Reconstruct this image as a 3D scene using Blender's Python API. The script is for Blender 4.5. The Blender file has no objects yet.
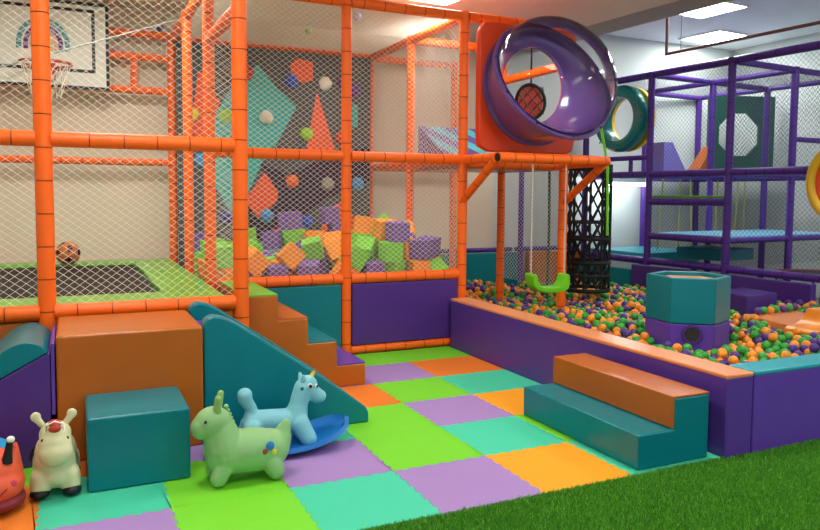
import bpy, bmesh, math, random
import numpy as np
from mathutils import Vector, Matrix
C = bpy.context.scene.collection
PI = math.pi
random.seed(7)

# ------------------------------------------------------------------ materials
def lin(c):
    out = []
    for v in c[:3]:
        v = v / 255.0
        out.append(v / 12.92 if v <= 0.04045 else ((v + 0.055) / 1.055) ** 2.4)
    return (*out, 1.0)

MATS = {}
def mat(name, rgb, rough=0.5, bump=0.0, scale=20.0, spec=0.5, coat=0.0, metal=0.0, trans=0.0, var=0.0, vscale=3.0, detail=3.0, ior=1.45):
    if name in MATS: return MATS[name]
    m = bpy.data.materials.new(name); m.use_nodes = True
    nt = m.node_tree; b = nt.nodes['Principled BSDF']
    col = lin(rgb)
    b.inputs['Base Color'].default_value = col
    b.inputs['Roughness'].default_value = rough
    b.inputs['Specular IOR Level'].default_value = spec
    b.inputs['Coat Weight'].default_value = coat
    b.inputs['Coat Roughness'].default_value = 0.15
    b.inputs['Metallic'].default_value = metal
    b.inputs['Transmission Weight'].default_value = trans
    b.inputs['IOR'].default_value = ior
    tc = nt.nodes.new('ShaderNodeTexCoord')
    if bump > 0:
        n = nt.nodes.new('ShaderNodeTexNoise'); n.inputs['Scale'].default_value = scale; n.inputs['Detail'].default_value = detail
        bp = nt.nodes.new('ShaderNodeBump'); bp.inputs['Strength'].default_value = bump; bp.inputs['Distance'].default_value = 0.02
        nt.links.new(tc.outputs['Object'], n.inputs['Vector']); nt.links.new(n.outputs['Fac'], bp.inputs['Height'])
        nt.links.new(bp.outputs['Normal'], b.inputs['Normal'])
    if var > 0:
        n2 = nt.nodes.new('ShaderNodeTexNoise'); n2.inputs['Scale'].default_value = vscale; n2.inputs['Detail'].default_value = 4
        mx = nt.nodes.new('ShaderNodeMix'); mx.data_type = 'RGBA'
        mx.inputs[6].default_value = tuple(v * (1 - var) for v in col[:3]) + (1,)
        mx.inputs[7].default_value = tuple(min(1, v * (1 + var)) for v in col[:3]) + (1,)
        nt.links.new(tc.outputs['Object'], n2.inputs['Vector']); nt.links.new(n2.outputs['Fac'], mx.inputs[0])
        nt.links.new(mx.outputs[2], b.inputs['Base Color'])
    MATS[name] = m
    return m

def vinyl(name, rgb):
    return mat(name, rgb, rough=0.30, bump=0.22, scale=4.0, spec=0.45, var=0.07, vscale=5.0)
V_TEAL = vinyl('teal_vinyl', (0, 120, 130)); V_PURP = vinyl('purple_vinyl', (98, 64, 168)); V_ORNG = vinyl('orange_vinyl', (182, 96, 26))
V_PEACH = vinyl('peach_orange_vinyl', (230, 142, 86)); V_AQUA = vinyl('aqua_vinyl', (40, 160, 172)); V_GREEN = vinyl('green_vinyl', (104, 178, 52))
V_AMBER = vinyl('amber_vinyl', (240, 145, 40)); V_DKPURP = vinyl('dark_purple_vinyl', (78, 48, 132)); V_LBLUE = vinyl('pale_blue_vinyl', (120, 185, 215))
T_ORNG = mat('orange_foam_sleeve', (255, 108, 16), 0.42, 0.08, 30); T_SEAM = mat('sleeve_seam', (165, 58, 14), 0.8)
T_PURP = mat('purple_foam_sleeve', (78, 40, 138), 0.42, 0.08, 30); T_PSEAM = mat('purple_seam', (48, 24, 88), 0.8)
T_BLACK = mat('dark_end', (30, 25, 25), 0.7)
NET_W = mat('white_net_cord', (238, 232, 214), 0.7); NET_D = mat('dark_net_cord', (44, 34, 66), 0.7); NET_K = mat('black_net_cord', (16, 16, 18), 0.7)
ROPE_Y = mat('yellow_rope', (190, 180, 96), 0.8); ROPE_W = mat('pale_rope', (205, 198, 180), 0.8); GREEN_P = mat('lime_plastic', (110, 205, 30), 0.35)
PL_PURP = mat('purple_plastic', (104, 78, 148), 0.2, 0.05, 6, coat=0.4); PL_ORNG = mat('orange_plastic', (226, 70, 24), 0.38, 0.06, 8)
PL_TEAL = mat('teal_plastic', (18, 122, 118), 0.25, coat=0.3); PL_YEL = mat('yellow_plastic', (232, 190, 40), 0.35); PL_RED = mat('red_plastic', (190, 45, 30), 0.4)
PL_DGREEN = mat('dark_green_plastic', (28, 98, 78), 0.45)
BLACK = mat('black_rubber', (18, 18, 20), 0.5); WHITE = mat('white_plastic', (240, 240, 235), 0.4); STEEL = mat('grey_cable', (150, 160, 150), 0.5)
CLEAR = None
def clear_dome():
    m = bpy.data.materials.new('clear_acrylic'); m.use_nodes = True; nt = m.node_tree
    b = nt.nodes['Principled BSDF']; out = nt.nodes['Material Output']
    tr = nt.nodes.new('ShaderNodeBsdfTransparent'); tr.inputs['Color'].default_value = (0.955, 0.95, 0.965, 1)
    gl = nt.nodes.new('ShaderNodeBsdfGlossy'); gl.inputs['Roughness'].default_value = 0.06
    fr = nt.nodes.new('ShaderNodeFresnel'); fr.inputs['IOR'].default_value = 1.28
    mx = nt.nodes.new('ShaderNodeMixShader')
    nt.links.new(fr.outputs[0], mx.inputs[0]); nt.links.new(tr.outputs[0], mx.inputs[1]); nt.links.new(gl.outputs[0], mx.inputs[2])
    nt.links.new(mx.outputs[0], out.inputs['Surface']); nt.nodes.remove(b)
    return m
CLEAR = clear_dome()
def emis(name, rgb, s):
    m = bpy.data.materials.new(name); m.use_nodes = True; nt = m.node_tree
    b = nt.nodes['Principled BSDF']; b.inputs['Base Color'].default_value = (.9, .9, .9, 1)
    b.inputs['Emission Color'].default_value = rgb; b.inputs['Emission Strength'].default_value = s
    return m

# ------------------------------------------------------------------ builders
def box(bm, x0, x1, y0, y1, z0, z1, mi=0):
    vs = [bm.verts.new(p) for p in ((x0,y0,z0),(x1,y0,z0),(x1,y1,z0),(x0,y1,z0),(x0,y0,z1),(x1,y0,z1),(x1,y1,z1),(x0,y1,z1))]
    for f in ((0,3,2,1),(4,5,6,7),(0,1,5,4),(1,2,6,5),(2,3,7,6),(3,0,4,7)):
        bm.faces.new([vs[i] for i in f]).material_index = mi
def pbox(x0, x1, y0, y1, z0, z1, bev=0.015, seg=3):
    bm = bmesh.new(); box(bm, x0, x1, y0, y1, z0, z1)
    if bev > 0: bmesh.ops.bevel(bm, geom=bm.edges[:], offset=bev, segments=seg, profile=0.5, affect='EDGES')
    return bm
def prism(poly, axis, a0, a1, bev=0.012, seg=2):
    """poly: 2D points; axis 'y': (x,z) extruded over y; 'x': (y,z) over x; 'z': (x,y) over z"""
    bm = bmesh.new()
    P = {'y': lambda p, a: (p[0], a, p[1]), 'x': lambda p, a: (a, p[0], p[1]), 'z': lambda p, a: (p[0], p[1], a)}[axis]
    A = [bm.verts.new(P(p, a0)) for p in poly]; B = [bm.verts.new(P(p, a1)) for p in poly]
    n = len(poly); bm.faces.new(A); bm.faces.new(B[::-1])
    for i in range(n): bm.faces.new((A[i], B[i], B[(i+1) % n], A[(i+1) % n]))
    bmesh.ops.recalc_face_normals(bm, faces=bm.faces[:])
    if bev > 0:
        es = [e for e in bm.edges if len(e.link_faces) == 2 and e.calc_face_angle(0) > 0.45]
        bmesh.ops.bevel(bm, geom=es, offset=bev, segments=seg, profile=0.5, affect='EDGES')
    return bm
def frame_of(d):
    d = Vector(d).normalized(); up = Vector((0,0,1)) if abs(d.z) < 0.9 else Vector((1,0,0))
    a = d.cross(up).normalized(); return d, a, d.cross(a).normalized()
def rings(bm, cs, mi=0, n=12, capped=True):
    """cs: list of (center, radius, matindex-of-band-before)"""
    pts = [Vector(c[0]) for c in cs]; R = []
    for i, c in enumerate(cs):
        if i == 0: d = pts[1] - pts[0]
        elif i == len(cs) - 1: d = pts[-1] - pts[-2]
        else: d = (pts[i+1] - pts[i]).normalized() + (pts[i] - pts[i-1]).normalized()
        if d.length < 1e-9: d = pts[-1] - pts[0]
        _, a, b = frame_of(d)
        R.append([bm.verts.new(pts[i] + (a * math.cos(2*PI*k/n) + b * math.sin(2*PI*k/n)) * c[1]) for k in range(n)])
    for i in range(len(R) - 1):
        m = cs[i+1][2] if len(cs[i+1]) > 2 else mi
        for k in range(n):
            bm.faces.new((R[i][k], R[i][(k+1) % n], R[i+1][(k+1) % n], R[i+1][k])).material_index = m
    if capped:
        bm.faces.new(R[0][::-1]).material_index = mi; bm.faces.new(R[-1]).material_index = mi
def foam_tube(p0, p1, r=0.052, seg=0.21, n=14, off=0.0):
    bm = bmesh.new(); p0, p1 = Vector(p0), Vector(p1); L = (p1 - p0).length; d = (p1 - p0) / L
    cs = [(p0, r)]; s = seg * (0.5 + off); w = 0.004
    while s < L - 0.03:
        cs += [(p0 + d*(s-w), r), (p0 + d*(s-w*0.5), r*0.93, 1), (p0 + d*(s+w*0.5), r*0.93, 1), (p0 + d*(s+w), r, 1)]
        s += seg
    cs.append((p1, r)); rings(bm, cs, 0, n); return bm
def tube(path, r, n=8, bm=None, mi=0):
    bm = bm or bmesh.new(); rings(bm, [(p, r) for p in path], mi, n); return bm
def lathe(profile, center, axis='y', n=48, closed=False, bm=None, mi=0):
    """profile: (radius, along). revolve about axis through center"""
    bm = bm or bmesh.new(); R = []
    for r, s in profile:
        ring = []
        for k in range(n):
            c, q = r*math.cos(2*PI*k/n), r*math.sin(2*PI*k/n)
            p = {'y': (c, s, q), 'x': (s, c, q), 'z': (c, q, s)}[axis]
            ring.append(bm.verts.new(Vector(center) + Vector(p)))
        R.append(ring)
    m = len(R)
    for i in range(m if closed else m - 1):
        A, B = R[i], R[(i+1) % m]
        for k in range(n): bm.faces.new((A[k], A[(k+1) % n], B[(k+1) % n], B[k])).material_index = mi
    bmesh.ops.remove_doubles(bm, verts=bm.verts[:], dist=1e-6)
    bmesh.ops.recalc_face_normals(bm, faces=bm.faces[:]); return bm
def ellipsoid(bm, c, r, seg=20, rot=None, mi=0):
    M = Matrix.Translation(Vector(c)) @ (rot.to_4x4() if rot else Matrix.Identity(4)) @ Matrix.Diagonal((*r, 1))
    g = bmesh.ops.create_uvsphere(bm, u_segments=seg, v_segments=max(8, seg//2+2), radius=1, matrix=M)
    for v in g['verts']:
        for f in v.link_faces: f.material_index = mi
    return bm
def net_bm(o, eu, ev, W, H, cw=0.07, ch=0.056, r=0.0024, bm=None, sag=None):
    bm = bm or bmesh.new(); o, eu, ev = Vector(o), Vector(eu).normalized(), Vector(ev).normalized(); nn = eu.cross(ev)
    for sgn in (1, -1):
        kmin = math.ceil(min(0, sgn*H/ch) ); kmax = math.floor(W/cw + max(0, sgn*H/ch))
        for k in range(kmin, kmax+1):
            # u/cw + sgn*v/ch = k  ->  u = cw*(k - sgn*v/ch)
            vs = []
            v0, v1 = 0.0, H
            # clip u in [0,W]
            def u(v): return cw*(k - sgn*v/ch)
            for lim in (0, W):
                pass
            va = sgn*ch*(k - 0/cw); vb = sgn*ch*(k - W/cw)
            lo, hi = max(v0, min(va, vb)), min(v1, max(va, vb))
            if hi - lo < 0.01: continue
            a = o + eu*u(lo) + ev*lo; b = o + eu*u(hi) + ev*hi
            d = (b - a).normalized(); s = d.cross(nn).normalized()
            off = nn * (r*0.8*sgn)
            tri = [s*r, -s*0.5*r + nn*0.87*r, -s*0.5*r - nn*0.87*r]
            A = [bm.verts.new(a + off + t) for t in tri]; B = [bm.verts.new(b + off + t) for t in tri]
            for q in range(3): bm.faces.new((A[q], A[(q+1) % 3], B[(q+1) % 3], B[q]))
    return bm

def wloc(o):
    p = Vector((0,0,0))
    while o: p += o.location; o = o.parent
    return p
def obj(name, bm, m, parent=None, smooth=True, local=False, wn=False, ang=0.7):
    """one mesh object; world coordinates in, origin at its base (or relative to its parent)"""
    bmesh.ops.recalc_face_normals(bm, faces=bm.faces[:]) if False else None
    loc = Vector((0,0,0))
    if parent is None and bm.verts:
        xs = [v.co for v in bm.verts]
        loc = Vector(((min(p.x for p in xs)+max(p.x for p in xs))/2, (min(p.y for p in xs)+max(p.y for p in xs))/2, min(p.z for p in xs)))
        bmesh.ops.translate(bm, verts=bm.verts[:], vec=-loc)
    elif parent is not None and not local:
        bmesh.ops.translate(bm, verts=bm.verts[:], vec=-wloc(parent))
    me = bpy.data.meshes.new(name); bm.to_mesh(me); bm.free()
    for x in (m if isinstance(m, (list, tuple)) else [m]): me.materials.append(x)
    if smooth:
        me.polygons.foreach_set('use_smooth', [True]*len(me.polygons))
        me.set_sharp_from_angle(angle=ang)
    o = bpy.data.objects.new(name, me); C.objects.link(o); o.parent = parent; o.location = loc
    if wn:
        w = o.modifiers.new('wn', 'WEIGHTED_NORMAL'); w.keep_sharp = True
    return o
def tag(o, label, cat, group=None, kind=None):
    o['label'] = label; o['category'] = cat
    if group: o['group'] = group
    if kind: o['kind'] = kind
    return o
def thing(name, label, cat, loc, rotz=0.0, group=None):
    o = bpy.data.objects.new(name, None); C.objects.link(o); o.location = loc; o.rotation_euler = (0, 0, rotz)
    return tag(o, label, cat, group)
def struct(name, bm, m, label=None, smooth=False):
    o = obj(name, bm, m, smooth=smooth); o['kind'] = 'structure'
    if label: o['label'] = label
    return o
def pad(name, label, cat, bm, m, group=None):
    return tag(obj(name, bm, m, wn=True, ang=0.9), label, cat, group)

# grid of the play structure
GX = [-1.43, -0.155, 1.12, 2.40, 3.675, 4.95]
GY = [5.33, 6.60, 7.88, 9.16]
ZL, ZM, ZT = 0.755, 1.93, 3.385

# ------------------------------------------------------------------ setting
wall_warm_lit = mat('wall_warm_light_tint', (222, 210, 186), 0.9, 0.05, 60, var=0.03)  # left side of the room: warm light put into the wall colour
wall_cool_lit = mat('wall_cool_light_tint', (198, 205, 199), 0.9, 0.05, 60, var=0.03)  # right side: cooler light put into the wall colour, not a second paint
ceil_m = mat('ceiling_paint', (244, 230, 216), 0.9, 0.04, 40, var=0.03)
ceil_c = mat('cool_ceiling_paint', (226, 232, 232), 0.9, 0.04, 40, var=0.03)
bm = bmesh.new(); box(bm, -3.2, 10.8, -2.0, 9.6, -0.12, 0.0); struct('floor', bm, mat('concrete_floor', (120, 118, 112), 0.8, 0.1, 30))
bm = bmesh.new(); box(bm, -3.2, 5.75, 9.36, 9.5, 0, 3.75); struct('wall_back', bm, wall_warm_lit)
bm = bmesh.new(); box(bm, 5.75, 10.8, 9.4, 9.55, 0, 4.15); struct('wall_back.001', bm, wall_cool_lit)
bm = bmesh.new(); box(bm, -3.2, -3.05, -2.0, 9.36, 0, 3.75); struct('wall_left', bm, wall_warm_lit)
bm = bmesh.new(); box(bm, 10.65, 10.8, -2.0, 9.4, 0, 4.15); struct('wall_right', bm, wall_cool_lit)
def slant(x0a, x1a, y0, y1, z0, z1, dx):
    bm = bmesh.new(); box(bm, x0a, x1a, y0, y1, z0, z1)
    return bm
def quad_slab(pts, z0, z1):
    return prism(pts, 'z', z0, z1, 0)
# the soffit edge runs a few degrees off the frame's grid
def edge(x, y): return x - (y - 7.3) * math.tan(math.radians(4.4))
bm = quad_slab([(-3.2, -2), (edge(6.10, -2), -2), (edge(6.10, 9.55), 9.55), (-3.2, 9.55)], 3.75, 3.85); struct('ceiling', bm, ceil_m)
bm = quad_slab([(edge(6.10, -2), -2), (edge(6.62, -2), -2), (edge(6.62, 9.55), 9.55), (edge(6.10, 9.55), 9.55)], 3.75, 4.15)
struct('trim_1', bm, mat('grey_beam_paint', (176, 172, 168), 0.9, 0.05, 40), 'grey beam across the ceiling')
bm = quad_slab([(edge(6.62, -2), -2), (10.8, -2), (10.8, 9.55), (edge(6.62, 9.55), 9.55)], 4.15, 4.25); struct('ceiling.001', bm, ceil_c)

# LED ceiling panels
LED = emis('led_diffuser', (1.0, 0.97, 0.92, 1), 42.0); LEDC = emis('led_diffuser_cool', (0.95, 0.99, 1.0, 1), 40.0)
def led(x, y, z, s, m, label):
    t = thing('ceiling_light', label, 'ceiling light', (x, y, z - 0.03), math.radians(4.4), 'square ceiling lights')
    bm = bmesh.new()
    for a in ((-s/2, s/2, -s/2, -s/2+.03), (-s/2, s/2, s/2-.03, s/2), (-s/2, -s/2+.03, -s/2+.03, s/2-.03), (s/2-.03, s/2, -s/2+.03, s/2-.03)):
        box(bm, *a, 0, 0.03)
    obj('frame', bm, WHITE, t, smooth=False, local=True)
    bm = bmesh.new(); box(bm, -s/2+.03, s/2-.03, -s/2+.03, s/2-.03, 0.008, 0.026)
    obj('diffuser', bm, m, t, smooth=False, local=True)
led(3.62, 7.12, 3.75, 0.7, LED, 'bright square ceiling light above the orange frame, cut by the top edge of the picture')
led(7.90, 7.46, 4.15, 0.8, LEDC, 'bright square ceiling light nearer the camera, above the purple frame')
led(9.46, 8.70, 4.15, 0.8, LEDC, 'bright square ceiling light farther back, behind the hanging pipe')
OUT = 'square ceiling light outside the picture'
for x, y in ((0.3, 7.1), (0.3, 3.9), (3.4, 3.9), (0.3, 0.9), (3.4, 0.9), (-1.8, 5.5)): led(x, y, 3.75, 0.7, LED, OUT)
for x, y in ((8.1, 4.2), (8.1, 1.2)): led(x, y, 4.15, 0.8, LEDC, OUT)

# pipe under the right ceiling
t = thing('ceiling_pipe', 'thin reddish brown pipe hanging below the right ceiling', 'pipe', (7.2, 7.43, 3.45))
PIPE = mat('brown_pipe', (128, 88, 80), 0.5)
obj('pipe_run', tube([(7.2, 7.43, 3.455), (7.2+0.17, 5.2, 3.455)], 0.02, 10), PIPE, t)
obj('drop_pipe', tube([(7.2, 7.43, 3.44), (7.2, 7.43, 4.15)], 0.02, 10), PIPE, t)
obj('hanger_rod', tube([(7.22, 7.2, 3.46), (7.22, 7.2, 4.15)], 0.006, 6), STEEL, t)

# ------------------------------------------------------------------ floor tiles
TCOL = {'g': ('green', (116, 206, 44)), 'p': ('purple', (160, 128, 188)), 't': ('teal', (68, 198, 160)), 'y': ('amber', (242, 160, 28)), 'o': ('orange', (228, 122, 38))}
def tilemat(k):
    m = mat('foam_tile_' + TCOL[k][0], TCOL[k][1], 0.62, spec=0.3, var=0.03, vscale=6)
    nt = m.node_tree
    if not any(n.type == 'BUMP' for n in nt.nodes):
        tc = next(n for n in nt.nodes if n.type == 'TEX_COORD'); w = nt.nodes.new('ShaderNodeTexWave'); w.inputs['Scale'].default_value = 26; w.bands_direction = 'DIAGONAL'
        w2 = nt.nodes.new('ShaderNodeTexChecker'); w2.inputs['Scale'].default_value = 90
        bp = nt.nodes.new('ShaderNodeBump'); bp.inputs['Strength'].default_value = 0.25; bp.inputs['Distance'].default_value = 0.003
        nt.links.new(tc.outputs['Object'], w2.inputs['Vector']); nt.links.new(w2.outputs['Fac'], bp.inputs['Height'])
        nt.links.new(bp.outputs['Normal'], nt.nodes['Principled BSDF'].inputs['Normal'])
    return m
OX, OY, TS = 2.823, 6.067, 0.6
def teeth(a, b, n=13, amp=0.006):
    """points of one interlocking edge between grid corners, b excluded"""
    (ax, ay), (bx, by) = a, b
    flip = (bx < ax) or (by < ay)
    if flip: ax, ay, bx, by = bx, by, ax, ay
    L = math.hypot(bx-ax, by-ay); ux, uy = (bx-ax)/L, (by-ay)/L; nx, ny = -uy, ux
    pts = [(0, 0)]; st = TS / n; k = 0
    s = 0.0
    while k * st < L - 1e-6:
        sg = amp if k % 2 == 0 else -amp
        s0, s1 = k*st, min(L, (k+1)*st)
        if s1 - s0 > 0.02:
            fl = 0.004
            pts += [(s0 + (0.006 if k == 0 else -fl if sg > 0 else fl) , sg), (s1 + (-0.006 if s1 > L-1e-6 else fl if sg > 0 else -fl), sg)]
        k += 1
    pts.append((L, 0))
    P = [(ax + ux*s + nx*q, ay + uy*s + ny*q) for s, q in pts]
    if flip: P = P[::-1]
    return P[:-1]
YT = 3.067
TILES = {}
def tile(i, j, k, label, x1=None, y1=None, x0=None, y0=None):
    X0 = OX + i*TS if x0 is None else x0; X1 = OX + (i+1)*TS if x1 is None else x1
    Y0 = OY + j*TS if y0 is None else y0; Y1 = OY + (j+1)*TS if y1 is None else y1
    def e(a, b, straight): return [a] if straight else teeth(a, b)
    P = e((X0, Y0), (X1, Y0), j == -5) + e((X1, Y0), (X1, Y1), x1 is not None) + e((X1, Y1), (X0, Y1), y1 is not None) + e((X0, Y1), (X0, Y0), False)
    bm = prism(P, 'z', 0.0, 0.012, 0)
    bmesh.ops.bevel(bm, geom=[e for e in bm.edges if min(v.co.z for v in e.verts) > 0.011], offset=0.0022, segments=1, affect='EDGES', clamp_overlap=True)
    tag(obj('foam_floor_tile', bm, tilemat(k), smooth=False), label, 'floor tile', 'interlocking foam floor tiles')
XW = 3.503
tile(-6, -5, 'g', 'green foam tile in the bottom left corner, in front of the orange tile by the toys')
tile(-5, -5, 'p', 'purple foam tile at the bottom edge of the picture, in front of the teal cube')
tile(-4, -5, 'g', 'green foam tile at the bottom edge of the picture, nearer than the tile the green toy stands on')
tile(-3, -5, 't', 'teal foam tile at the turf edge, left of the purple tile')
tile(-2, -5, 'p', 'purple foam tile at the turf edge, between a teal and an amber tile')
tile(-1, -5, 'y', 'amber foam tile at the turf edge, left of the step block')
tile(0, -5, 't', 'narrow strip of teal foam tile showing beside the near end of the step block', x1=XW)
tile(-6, -4, 'o', 'orange foam tile at the left edge under the red riding toy')
tile(-5, -4, 't', 'teal foam tile under the cream hopper toy and teal cube')
tile(-4, -4, 'g', 'green foam tile under the green hopper toy')
tile(-3, -4, 'p', 'purple foam tile in front of the blue rocker')
tile(-2, -4, 'g', 'bright green foam tile right of the purple tile in front of the rocker')
tile(-1, -4, 't', 'teal foam tile left of the step block with an amber tile nearer the camera')
tile(0, -4, 'g', 'thin strip of green foam tile along the long side of the step block', x1=XW)
tile(-6, -3, 'g', 'green foam tile behind the cream hopper toy beside the left slide')
tile(-5, -3, 'o', 'orange foam tile hidden behind the teal cube')
tile(-4, -3, 'p', 'purple foam tile behind the green hopper toy, at the foot of the orange block')
tile(-3, -3, 't', 'teal foam tile behind the blue rocker, at the foot of the slide')
tile(-2, -3, 'g', 'bright green foam tile at the low end of the slide')
tile(-1, -3, 'p', 'purple foam tile in the middle of the play floor, left of an amber tile')
tile(0, -3, 'y', 'amber foam tile behind the far end of the step block', x1=XW)
tile(-2, -2, 'o', 'orange foam tile between the slide and the soft stairs')
tile(-1, -2, 'g', 'green foam tile in the middle, right of the orange tile by the stairs')
tile(0, -2, 't', 'teal foam tile against the ball pit wall', x1=XW)
tile(-2, -1, 'p', 'purple foam tile mostly hidden under the soft stairs')
tile(-1, -1, 'p', 'purple foam tile right of the lowest stair')
tile(0, -1, 'o', 'orange foam tile in the far corner against the ball pit wall', x1=XW)
tile(-2, 0, 'g', 'green foam tile beside the frame post behind the stairs', y1=6.56)
tile(-1, 0, 'g', 'green foam tile along the purple panel, left one of the far pair', y1=6.56)
tile(0, 0, 'g', 'green foam tile in the far corner between purple panel and ball pit wall', x1=XW, y1=6.56)

# ------------------------------------------------------------------ artificial turf
bm = bmesh.new(); box(bm, -3.0, 10.6, -1.9, 3.055, 0.0, 0.006); struct('floor.001', bm, mat('turf_backing', (34, 72, 14), 0.95, 0.3, 80), 'green backing of the turf')
def turf():
    rng = np.random.default_rng(3); n = 190000
    x = rng.uniform(0.9, 5.2, n); y = rng.uniform(2.02, 3.062, n)
    keep = (y > 2.02) & (y > 3.0 - (x - 0.9) * 0.48) & ~((x > 3.5) & (y > 3.04)) & ~((x > 2.86) & (x < 3.46) & (y > 3.095))
    x, y = x[keep], y[keep]; n = len(x)
    a = rng.uniform(0, 2*PI, n); h = rng.uniform(0.012, 0.024, n); w = rng.uniform(0.0012, 0.0022, n); lean = rng.uniform(0.002, 0.014, n); la = rng.uniform(0, 2*PI, n)
    V = np.zeros((n, 4, 3)); dx, dy = np.cos(a)*w, np.sin(a)*w; lx, ly = np.cos(la)*lean, np.sin(la)*lean
    z0 = 0.005
    V[:,0] = np.stack([x-dx, y-dy, np.full(n, z0)], 1); V[:,1] = np.stack([x+dx, y+dy, np.full(n, z0)], 1)
    V[:,2] = np.stack([x+dx*.5+lx, y+dy*.5+ly, z0+h], 1); V[:,3] = np.stack([x-dx*.5+lx, y-dy*.5+ly, z0+h], 1)
    me = bpy.data.meshes.new('artificial_turf'); me.vertices.add(4*n); me.vertices.foreach_set('co', V.reshape(-1))
    me.loops.add(4*n); me.loops.foreach_set('vertex_index', np.arange(4*n, dtype=np.int32))
    me.polygons.add(n); me.polygons.foreach_set('loop_start', np.arange(0, 4*n, 4, dtype=np.int32))
    me.polygons.foreach_set('material_index', rng.integers(0, 3, n).astype(np.int32)); me.update()
    for nm, c in (('turf_blade_mid', (82, 164, 36)), ('turf_blade_light', (118, 192, 54)), ('turf_blade_dark', (62, 138, 26))): me.materials.append(mat(nm, c, 0.6))
    o = bpy.data.objects.new('artificial_turf', me); C.objects.link(o)
    tag(o, 'short green artificial turf along the bottom right', 'grass', kind='stuff')
turf()

# ------------------------------------------------------------------ orange play frame
F = thing('play_frame', 'tall orange foam sleeved play frame with white diamond netting', 'play frame', (GX[2], GY[0], 0))
OM = [T_ORNG, T_SEAM]
def post(x, y, z0=0.0, z1=ZT+0.05, r=0.052, off=None):
    obj('post', foam_tube((x, y, z0), (x, y, z1), r, 0.215, off=random.random()*0.9 if off is None else off), OM, F)
def bar(a, b, r=0.05, name='bar', seg=0.215):
    obj(name, foam_tube(a, b, r, seg, off=random.random()*0.6), OM, F)
for x, y in ((-1.43,5.33),(-.155,5.33),(1.12,5.33),(1.12,6.6),(1.12,7.88),(1.12,9.16),(2.40,6.6),(3.675,6.6),(3.675,7.88),(3.675,9.16),(4.95,6.6),(4.95,7.88),(4.95,9.16),(-1.43,9.16)):
    post(x, y, 0.0, r=0.056 if y < 6 else 0.05)
e = 0.045
for z in (0.775, 1.915, ZT):
    for a, b in ((0, 1), (1, 2)): bar((GX[a]+e, 5.33, z), (GX[b]-e, 5.33, z), 0.052)
for a, b in ((2, 3), (3, 4)):
    for z in (ZL, 1.935, ZT): bar((GX[a]+e, 6.6, z), (GX[b]-e, 6.6, z))
bar((GX[3]+e, 6.6, 0.05), (GX[4]-e, 6.6, 0.05), 0.042)
bar((GX[4]+e, 6.6, 1.90), (GX[5]-e, 6.6, 1.90)); bar((GX[4]+e, 6.6, ZT), (GX[5]-e, 6.6, ZT))
for x in (1.12, 3.675):
    for a, b in ((1, 2), (2, 3)):
        bar((x, GY[a]+e, ZT), (x, GY[b]-e, ZT))
        if x > 3: bar((x, GY[a]+e, 1.93), (x, GY[b]-e, 1.93), 0.045)
        if x > 3: bar((x, GY[a]+e, ZL), (x, GY[b]-e, ZL), 0.045)
bar((1.12, 5.33+e, ZT), (1.12, 6.6-e, ZT)); bar((1.12, 5.33+e, 2.90), (1.12, 6.6-e, 2.90))
bar((1.12+e, 9.16, 3.41), (2.40, 9.16, 3.41)); bar((2.40, 9.16, 3.41), (3.675-e, 9.16, 3.41))
for y in (7.88, 9.16): bar((3.675+e, y, ZT), (4.95-e, y, ZT))
bar((3.675+e, 9.16, 1.93), (4.95-e, 9.16, 1.93), 0.045)
bar((4.95, 6.6+e, 3.0), (4.95, 7.88-e, 3.0), 0.05); bar((4.95, 6.6+e, ZT), (4.95, 7.88-e, ZT)); bar((4.95, 6.6+e, 1.90), (4.95, 7.88-e, 1.90))
bar((-1.43+e, 9.16, 1.93), (1.12-e, 9.16, 1.93), 0.042); bar((-1.43+e, 9.16, 0.6), (1.12-e, 9.16, 0.6), 0.042)
for z in (3.42, 3.155, 2.77): bar((-1.43+e, 9.16, z), (1.12-e, 9.16, z), 0.045)
bar((0.70, 9.16, 2.80), (0.70, 9.16, 3.12), 0.042)
# swing gallows in front of the tall bay
bar((3.675, 6.55, 1.93), (3.675, 5.94, 1.93)); bar((4.95, 6.55, 1.915), (4.95, 5.90, 1.915))
bar((3.665, 5.90, 1.93), (4.97, 5.90, 1.925), 0.05)
bm = bmesh.new(); rings(bm, [((3.652, 5.90, 1.93), 0.040), ((3.668, 5.90, 1.93), 0.040)], 0, 14); obj('end_cap', bm, T_BLACK, F)
bar((3.675, 6.58, 1.52), (3.675, 5.98, 1.89), 0.042, 'brace'); bar((4.95, 6.58, 1.50), (4.95, 5.95, 1.88), 0.042, 'brace')
# nets, one per bay
def net(o, eu, ev, W, H, m=NET_W, parent=None, r=0.0018, cw=0.066, ch=0.049, local=False):
    return obj('net', net_bm(o, eu, ev, W, H, cw, ch, r), m, parent or F, smooth=False, local=local)
for x in (GX[0], GX[1]):
    net((x, 5.33, 0.80), (1,0,0), (0,0,1), 1.275, 1.10); net((x, 5.33, 1.93), (1,0,0), (0,0,1), 1.275, 1.44)
for x in (GX[2], GX[3]):
    net((x, 6.6, 0.78), (1,0,0), (0,0,1), 1.275, 1.14); net((x, 6.6, 1.95), (1,0,0), (0,0,1), 1.275, 1.42)
for y in (GY[1], GY[2]):
    net((3.675, y, 0.78), (0,1,0), (0,0,1), 1.28, 1.14); net((3.675, y, 1.95), (0,1,0), (0,0,1), 1.28, 1.42)
net((1.12, 6.6, 3.42), (1,0,0), (0,1,0), 2.555, 2.56)
net((4.95, 6.6, 0.53), (0,1,0), (0,0,1), 1.28, 1.34)
net((3.675, 9.16, 1.95), (1,0,0), (0,0,1), 1.275, 1.42)

# cable across the trampoline bay
tag(obj('steel_cable', tube([(-1.43, 7.88, 2.41), (1.06, 7.88, 3.35)], 0.009, 6), mat('pale_cable', (140, 146, 136), .6)), 'thin grey cable slanting in front of the basketball backboard', 'cable')

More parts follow.
